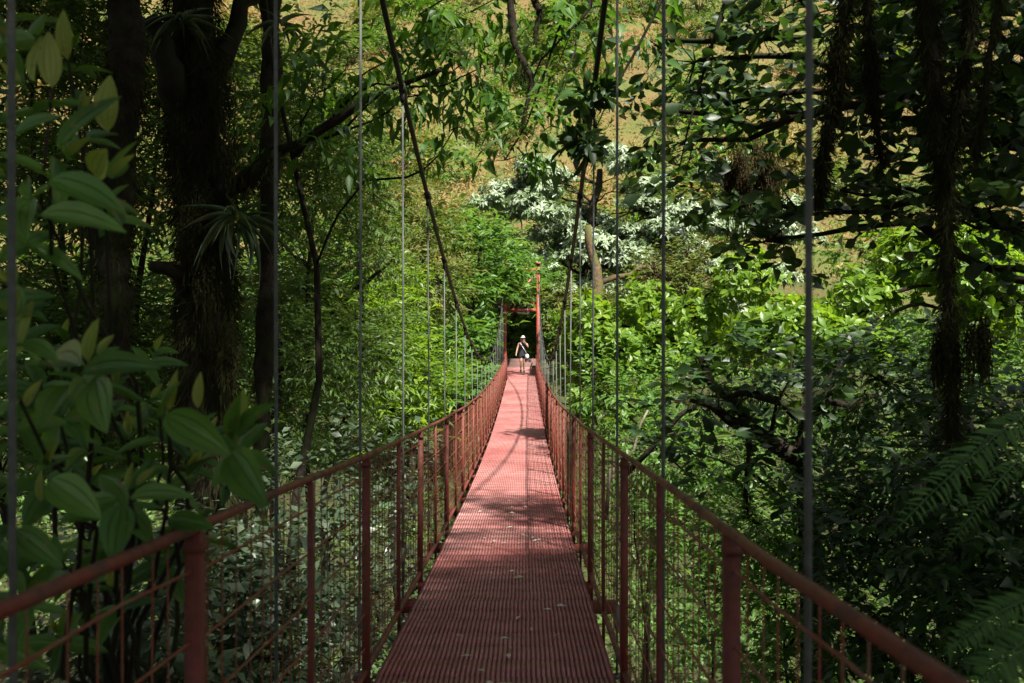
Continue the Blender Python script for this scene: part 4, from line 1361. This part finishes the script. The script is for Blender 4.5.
# white bare stick on the right
mb = MB()
q = np.array([P(606, 520, 13), P(610, 472, 13), P(622, 462, 13), P(634, 450, 13), P(640, 425, 13), P(648, 410, 13)])
mb.tube(q, np.linspace(.03, .015, 6), 6)
tag(mb.build('bare_stem', M['bark_pale'], None, tuple(q[0])), 'pale crooked bare stem behind the bend of the right handrail', 'branch')
mb = MB()
q = np.array([P(622, 478, 13), P(650, 450, 12.8), P(680, 415, 12.6), P(705, 400, 12.5)])
mb.tube(q, np.linspace(.045, .03, 4), 7)
tag(mb.build('bare_stem', M['bark'], None, tuple(q[0])), 'dark slanting branch rising from the right handrail', 'branch')
# ------------------------------------------------------------------ the walker
def skin_mesh(name, verts, edges, radii, root, mat, parent, sub=2):
    me = bpy.data.meshes.new(name)
    me.from_pydata(verts, edges, [])
    ob = bpy.data.objects.new(name, me)
    COL.objects.link(ob)
    md = ob.modifiers.new('skin', 'SKIN')
    md.use_smooth_shade = True
    sv = me.skin_vertices[0].data
    for i, r in enumerate(radii):
        sv[i].radius = (r if isinstance(r, tuple) else (r, r))
        sv[i].use_root = (i == root)
    ss = ob.modifiers.new('sub', 'SUBSURF')
    ss.levels = sub
    ss.render_levels = sub
    dg = bpy.context.evaluated_depsgraph_get()
    nm = bpy.data.meshes.new_from_object(ob.evaluated_get(dg))
    ob.modifiers.clear()
    ob.data = nm
    nm.name = name
    nm.materials.clear()
    nm.materials.append(mat)
    for p_ in nm.polygons:
        p_.use_smooth = True
    ob.parent = parent
    bpy.data.meshes.remove(me)
    return ob


M['skin'] = plain_mat('skin', (.55, .33, .24), .5, .06)
M['black'] = plain_mat('black cloth', (.02, .022, .026), .8, .3)
M['white'] = plain_mat('white cloth', (.78, .76, .74), .8, .08)
M['hair'] = plain_mat('fair hair', (.35, .22, .1), .6, .3, 80)
M['shoe'] = plain_mat('dark shoe', (.04, .042, .055), .6, .2)
M['lips'] = plain_mat('lips', (.4, .14, .12), .5, .1)

DP = 42.6
pf = P(522.5, 371, DP)
pz = float(deck_z(DP)) + max(0, DP - 43) * .05
pe = empty('person', (pf[0], pf[1], pz), 'walker in black top and shorts raising a hand to the face, far along the bridge', 'person')
# local frame: x to the right of the picture, -y towards the camera
J = {
    'pelvis': (0, 0, .93, .125, .095), 'waist': (0.0, 0, 1.08, .11, .08), 'chest': (.005, 0, 1.26, .135, .095), 'neckb': (.01, -.005, 1.41, .07, .06), 'neck': (.012, -.015, 1.47, .05, .05),
    'head0': (.015, -.03, 1.54, .07, .078), 'head1': (.018, -.03, 1.62, .078, .092), 'head2': (.018, -.02, 1.70, .05, .06),
    # image-left arm hanging a little away, image-right arm bent up to the face
    'shL': (-.17, 0, 1.385, .055, .055), 'elL': (-.25, .0, 1.13, .040, .040), 'wrL': (-.30, -.05, .89, .027, .027), 'haL': (-.305, -.06, .83, .030, .022),
    'shR': (.19, 0, 1.38, .055, .055), 'elR': (.27, -.10, 1.20, .042, .042), 'wrR': (.10, -.19, 1.47, .028, .028), 'haR': (.085, -.17, 1.52, .030, .022),
    'hipL': (-.085, -.02, .86, .098, .10), 'knL': (-.075, -.13, .50, .06, .06), 'anL': (-.07, -.10, .10, .038, .04), 'ftL': (-.075, -.20, .035, .036, .028),
    'hipR': (.085, .02, .86, .098, .10), 'knR': (.075, .02, .49, .06, .06), 'anR': (.07, .17, .13, .038, .04), 'ftR': (.075, .08, .035, .036, .028),
}
names = list(J)
E = [('pelvis', 'waist'), ('waist', 'chest'), ('chest', 'neckb'), ('neckb', 'neck'), ('neck', 'head0'), ('head0', 'head1'), ('head1', 'head2'),
     ('neckb', 'shL'), ('shL', 'elL'), ('elL', 'wrL'), ('wrL', 'haL'), ('neckb', 'shR'), ('shR', 'elR'), ('elR', 'wrR'), ('wrR', 'haR'),
     ('pelvis', 'hipL'), ('hipL', 'knL'), ('knL', 'anL'), ('anL', 'ftL'), ('pelvis', 'hipR'), ('hipR', 'knR'), ('knR', 'anR'), ('anR', 'ftR')]
V = [J[n_][:3] for n_ in names]
Rr = [(J[n_][3], J[n_][4]) for n_ in names]
# fingers: five short chains from each hand
for hand, dirv, side_ in (('haL', np.array([-.02, -.03, -1.0]), np.array([.15, -1.0, 0])), ('haR', np.array([-.25, .1, 1.0]), np.array([1.0, .1, .2]))):
    hp = np.array(J[hand][:3])
    dirv = dirv / np.linalg.norm(dirv)
    for fi in range(5):
        off = side_ * (.024 - .014 * fi)
        ln = [.045, .07, .078, .072, .058][fi]
        dv = dirv if fi else dirv * .6 + side_ * .7
        a = hp + off * (1 if fi else 1.0)
        b = a + dv * ln * .6
        c = a + dv * ln + np.array([0, .012, 0])
        i0 = len(V)
        V += [tuple(b), tuple(c)]
        Rr += [(.0095, .0095), (.007, .007)]
        E += [(hand, i0), (i0, i0 + 1)]
E = [(names.index(a) if isinstance(a, str) else a, names.index(b) if isinstance(b, str) else b) for a, b in E]
body = skin_mesh('body', V, E, Rr, 0, M['skin'], pe)
# face: nose, eyes, mouth, ears
mb = MB()
mb.tube([(.018, -.125, 1.645), (.018, -.14, 1.61), (.018, -.128, 1.60)], [.008, .015, .010], 8)
mb.tube([(-.062, -.02, 1.63), (-.072, -.015, 1.60)], [.016, .010], 8)
mb.tube([(.098, -.02, 1.63), (.108, -.015, 1.60)], [.016, .010], 8)
mb.build('face', M['skin'], pe, smooth=True)
mb = MB()
for s in (-1, 1):
    mb.tube([(.018 + s * .03 - .01, -.112, 1.64), (.018 + s * .03, -.118, 1.641), (.018 + s * .03 + .01, -.112, 1.64)], [.002, .006, .002], 6)
mb.build('eye', M['shoe'], pe)
mb = MB()
mb.tube([(-.004, -.112, 1.575), (.018, -.118, 1.574), (.04, -.112, 1.575)], [.002, .006, .002], 6)
mb.build('mouth', M['lips'], pe)
# hair to the shoulders, white cap
hv = [(.018, .0, 1.69), (.018, .045, 1.63), (.0, .055, 1.52), (-.04, .045, 1.42), (-.055, .0, 1.62), (-.065, .01, 1.52), (-.075, .0, 1.44), (.09, .0, 1.62), (.095, .015, 1.52), (.09, .03, 1.45)]
skin_mesh('hair', hv, [(0, 1), (1, 2), (2, 3), (0, 4), (4, 5), (5, 6), (0, 7), (7, 8), (8, 9)], [(.07, .07), (.07, .06), (.07, .05), (.045, .035), (.035, .04), (.034, .04), (.022, .025), (.03, .04), (.03, .035), (.02, .025)], 0, M['hair'], pe)
mb = MB()
for a, b, ra, rb in ((1.675, 1.70, .103, .10), (1.70, 1.745, .10, .075), (1.745, 1.765, .075, .02)):
    mb.tube([(.018, -.015, a), (.018, -.012, b)], [ra, rb], 20)
cap = mb.build('cap', M['white'], pe, smooth=True)
mb = MB()
nn = 14
V_, F_ = [], []
for i in range(nn):
    a = math.pi * (i / (nn - 1))
    for r_, dz in ((.095, 0), (.165, -.02)):
        V_.append((.018 + math.cos(a) * r_ * .85, -.02 - math.sin(a) * r_, 1.685 + dz))
        V_.append((.018 + math.cos(a) * r_ * .85, -.02 - math.sin(a) * r_, 1.677 + dz))
for i in range(nn - 1):
    a = i * 4
    F_ += [[a, a + 2, a + 6, a + 4], [a + 1, a + 5, a + 7, a + 3], [a + 2, a + 3, a + 7, a + 6]]
mb.add(V_, F_)
mb.build('brim', M['white'], cap)


def loft(mb, rings, n=20):
    V_, F_ = [], []
    for (cx, cy, cz, rx, ry) in rings:
        for k in range(n):
            a = 2 * math.pi * k / n
            V_.append((cx + math.cos(a) * rx, cy + math.sin(a) * ry, cz))
    for i in range(len(rings) - 1):
        for k in range(n):
            F_.append([i * n + k, i * n + (k + 1) % n, (i + 1) * n + (k + 1) % n, (i + 1) * n + k])
    mb.add(V_, F_)


mb = MB()
loft(mb, [(0, 0, .93, .158, .122), (0, 0, 1.0, .148, .112), (0, 0, 1.08, .138, .106), (.003, 0, 1.18, .152, .12), (.005, 0, 1.28, .168, .128), (.008, 0, 1.36, .165, .105), (.01, 0, 1.41, .12, .085), (.011, -.004, 1.435, .082, .072)])
mb.build('tank_top', M['black'], pe, smooth=True)
mb = MB()
loft(mb, [(0, 0, .80, .185, .15), (0, 0, .87, .18, .142), (0, 0, .95, .165, .128), (0, 0, 1.0, .152, .116)])
loft(mb, [(-.092, -.05, .70, .105, .11), (-.09, -.035, .78, .112, .118), (-.085, -.02, .87, .112, .12)])
loft(mb, [(.090, .03, .70, .105, .11), (.088, .02, .78, .112, .118), (.085, .01, .87, .112, .12)])
mb.build('shorts', M['black'], pe, smooth=True)
for nm_, (x0, y0_, y1_) in (('shoe', (-.075, -.235, .0 - .06)), ('shoe', (.075, .035, .215))):
    mb = MB()
    for a, b, ra, rb in ((0, .35, .03, .043), (.35, .7, .043, .04), (.7, 1, .04, .03)):
        ya, yb = y0_ + (y1_ - y0_) * a, y0_ + (y1_ - y0_) * b
        mb.tube([(x0, ya, .042 + .015 * a), (x0, yb, .042 + .015 * b)], [ra, rb], 12)
    mb.tube([(x0, y1_ - .06, .05), (x0, y1_ - .06, .14)], [.05, .046], 12)
    mb.build(nm_, M['shoe'], pe, smooth=True)
# white strap across the chest and white bag at the hip
mb = MB()
sp_ = np.array([(-.10, -.055, 1.425), (-.075, -.115, 1.35), (-.03, -.140, 1.27), (.03, -.135, 1.18), (.09, -.125, 1.08), (.16, -.085, .98), (.2, -.05, .88)])
mb.tube(sp_, .016, 8)
bag = tag(mb.build('shoulder_bag', M['white'], None, (pf[0], pf[1], pz)), None)
bag.location = (pf[0], pf[1], pz)
for v_ in bag.data.vertices:
    v_.co = Vector(v_.co) + Vector((pf[0], pf[1], pz))
tag(bag, 'white bag worn on a strap at the hip of the walker', 'bag')
mb = MB()
loft(mb, [(.21, -.06, .66, .03, .03), (.21, -.06, .69, .085, .07), (.21, -.06, .78, .1, .085), (.205, -.055, .86, .085, .07), (.205, -.05, .90, .03, .03)])
b2 = mb.build('pouch', M['white'], bag, smooth=True)
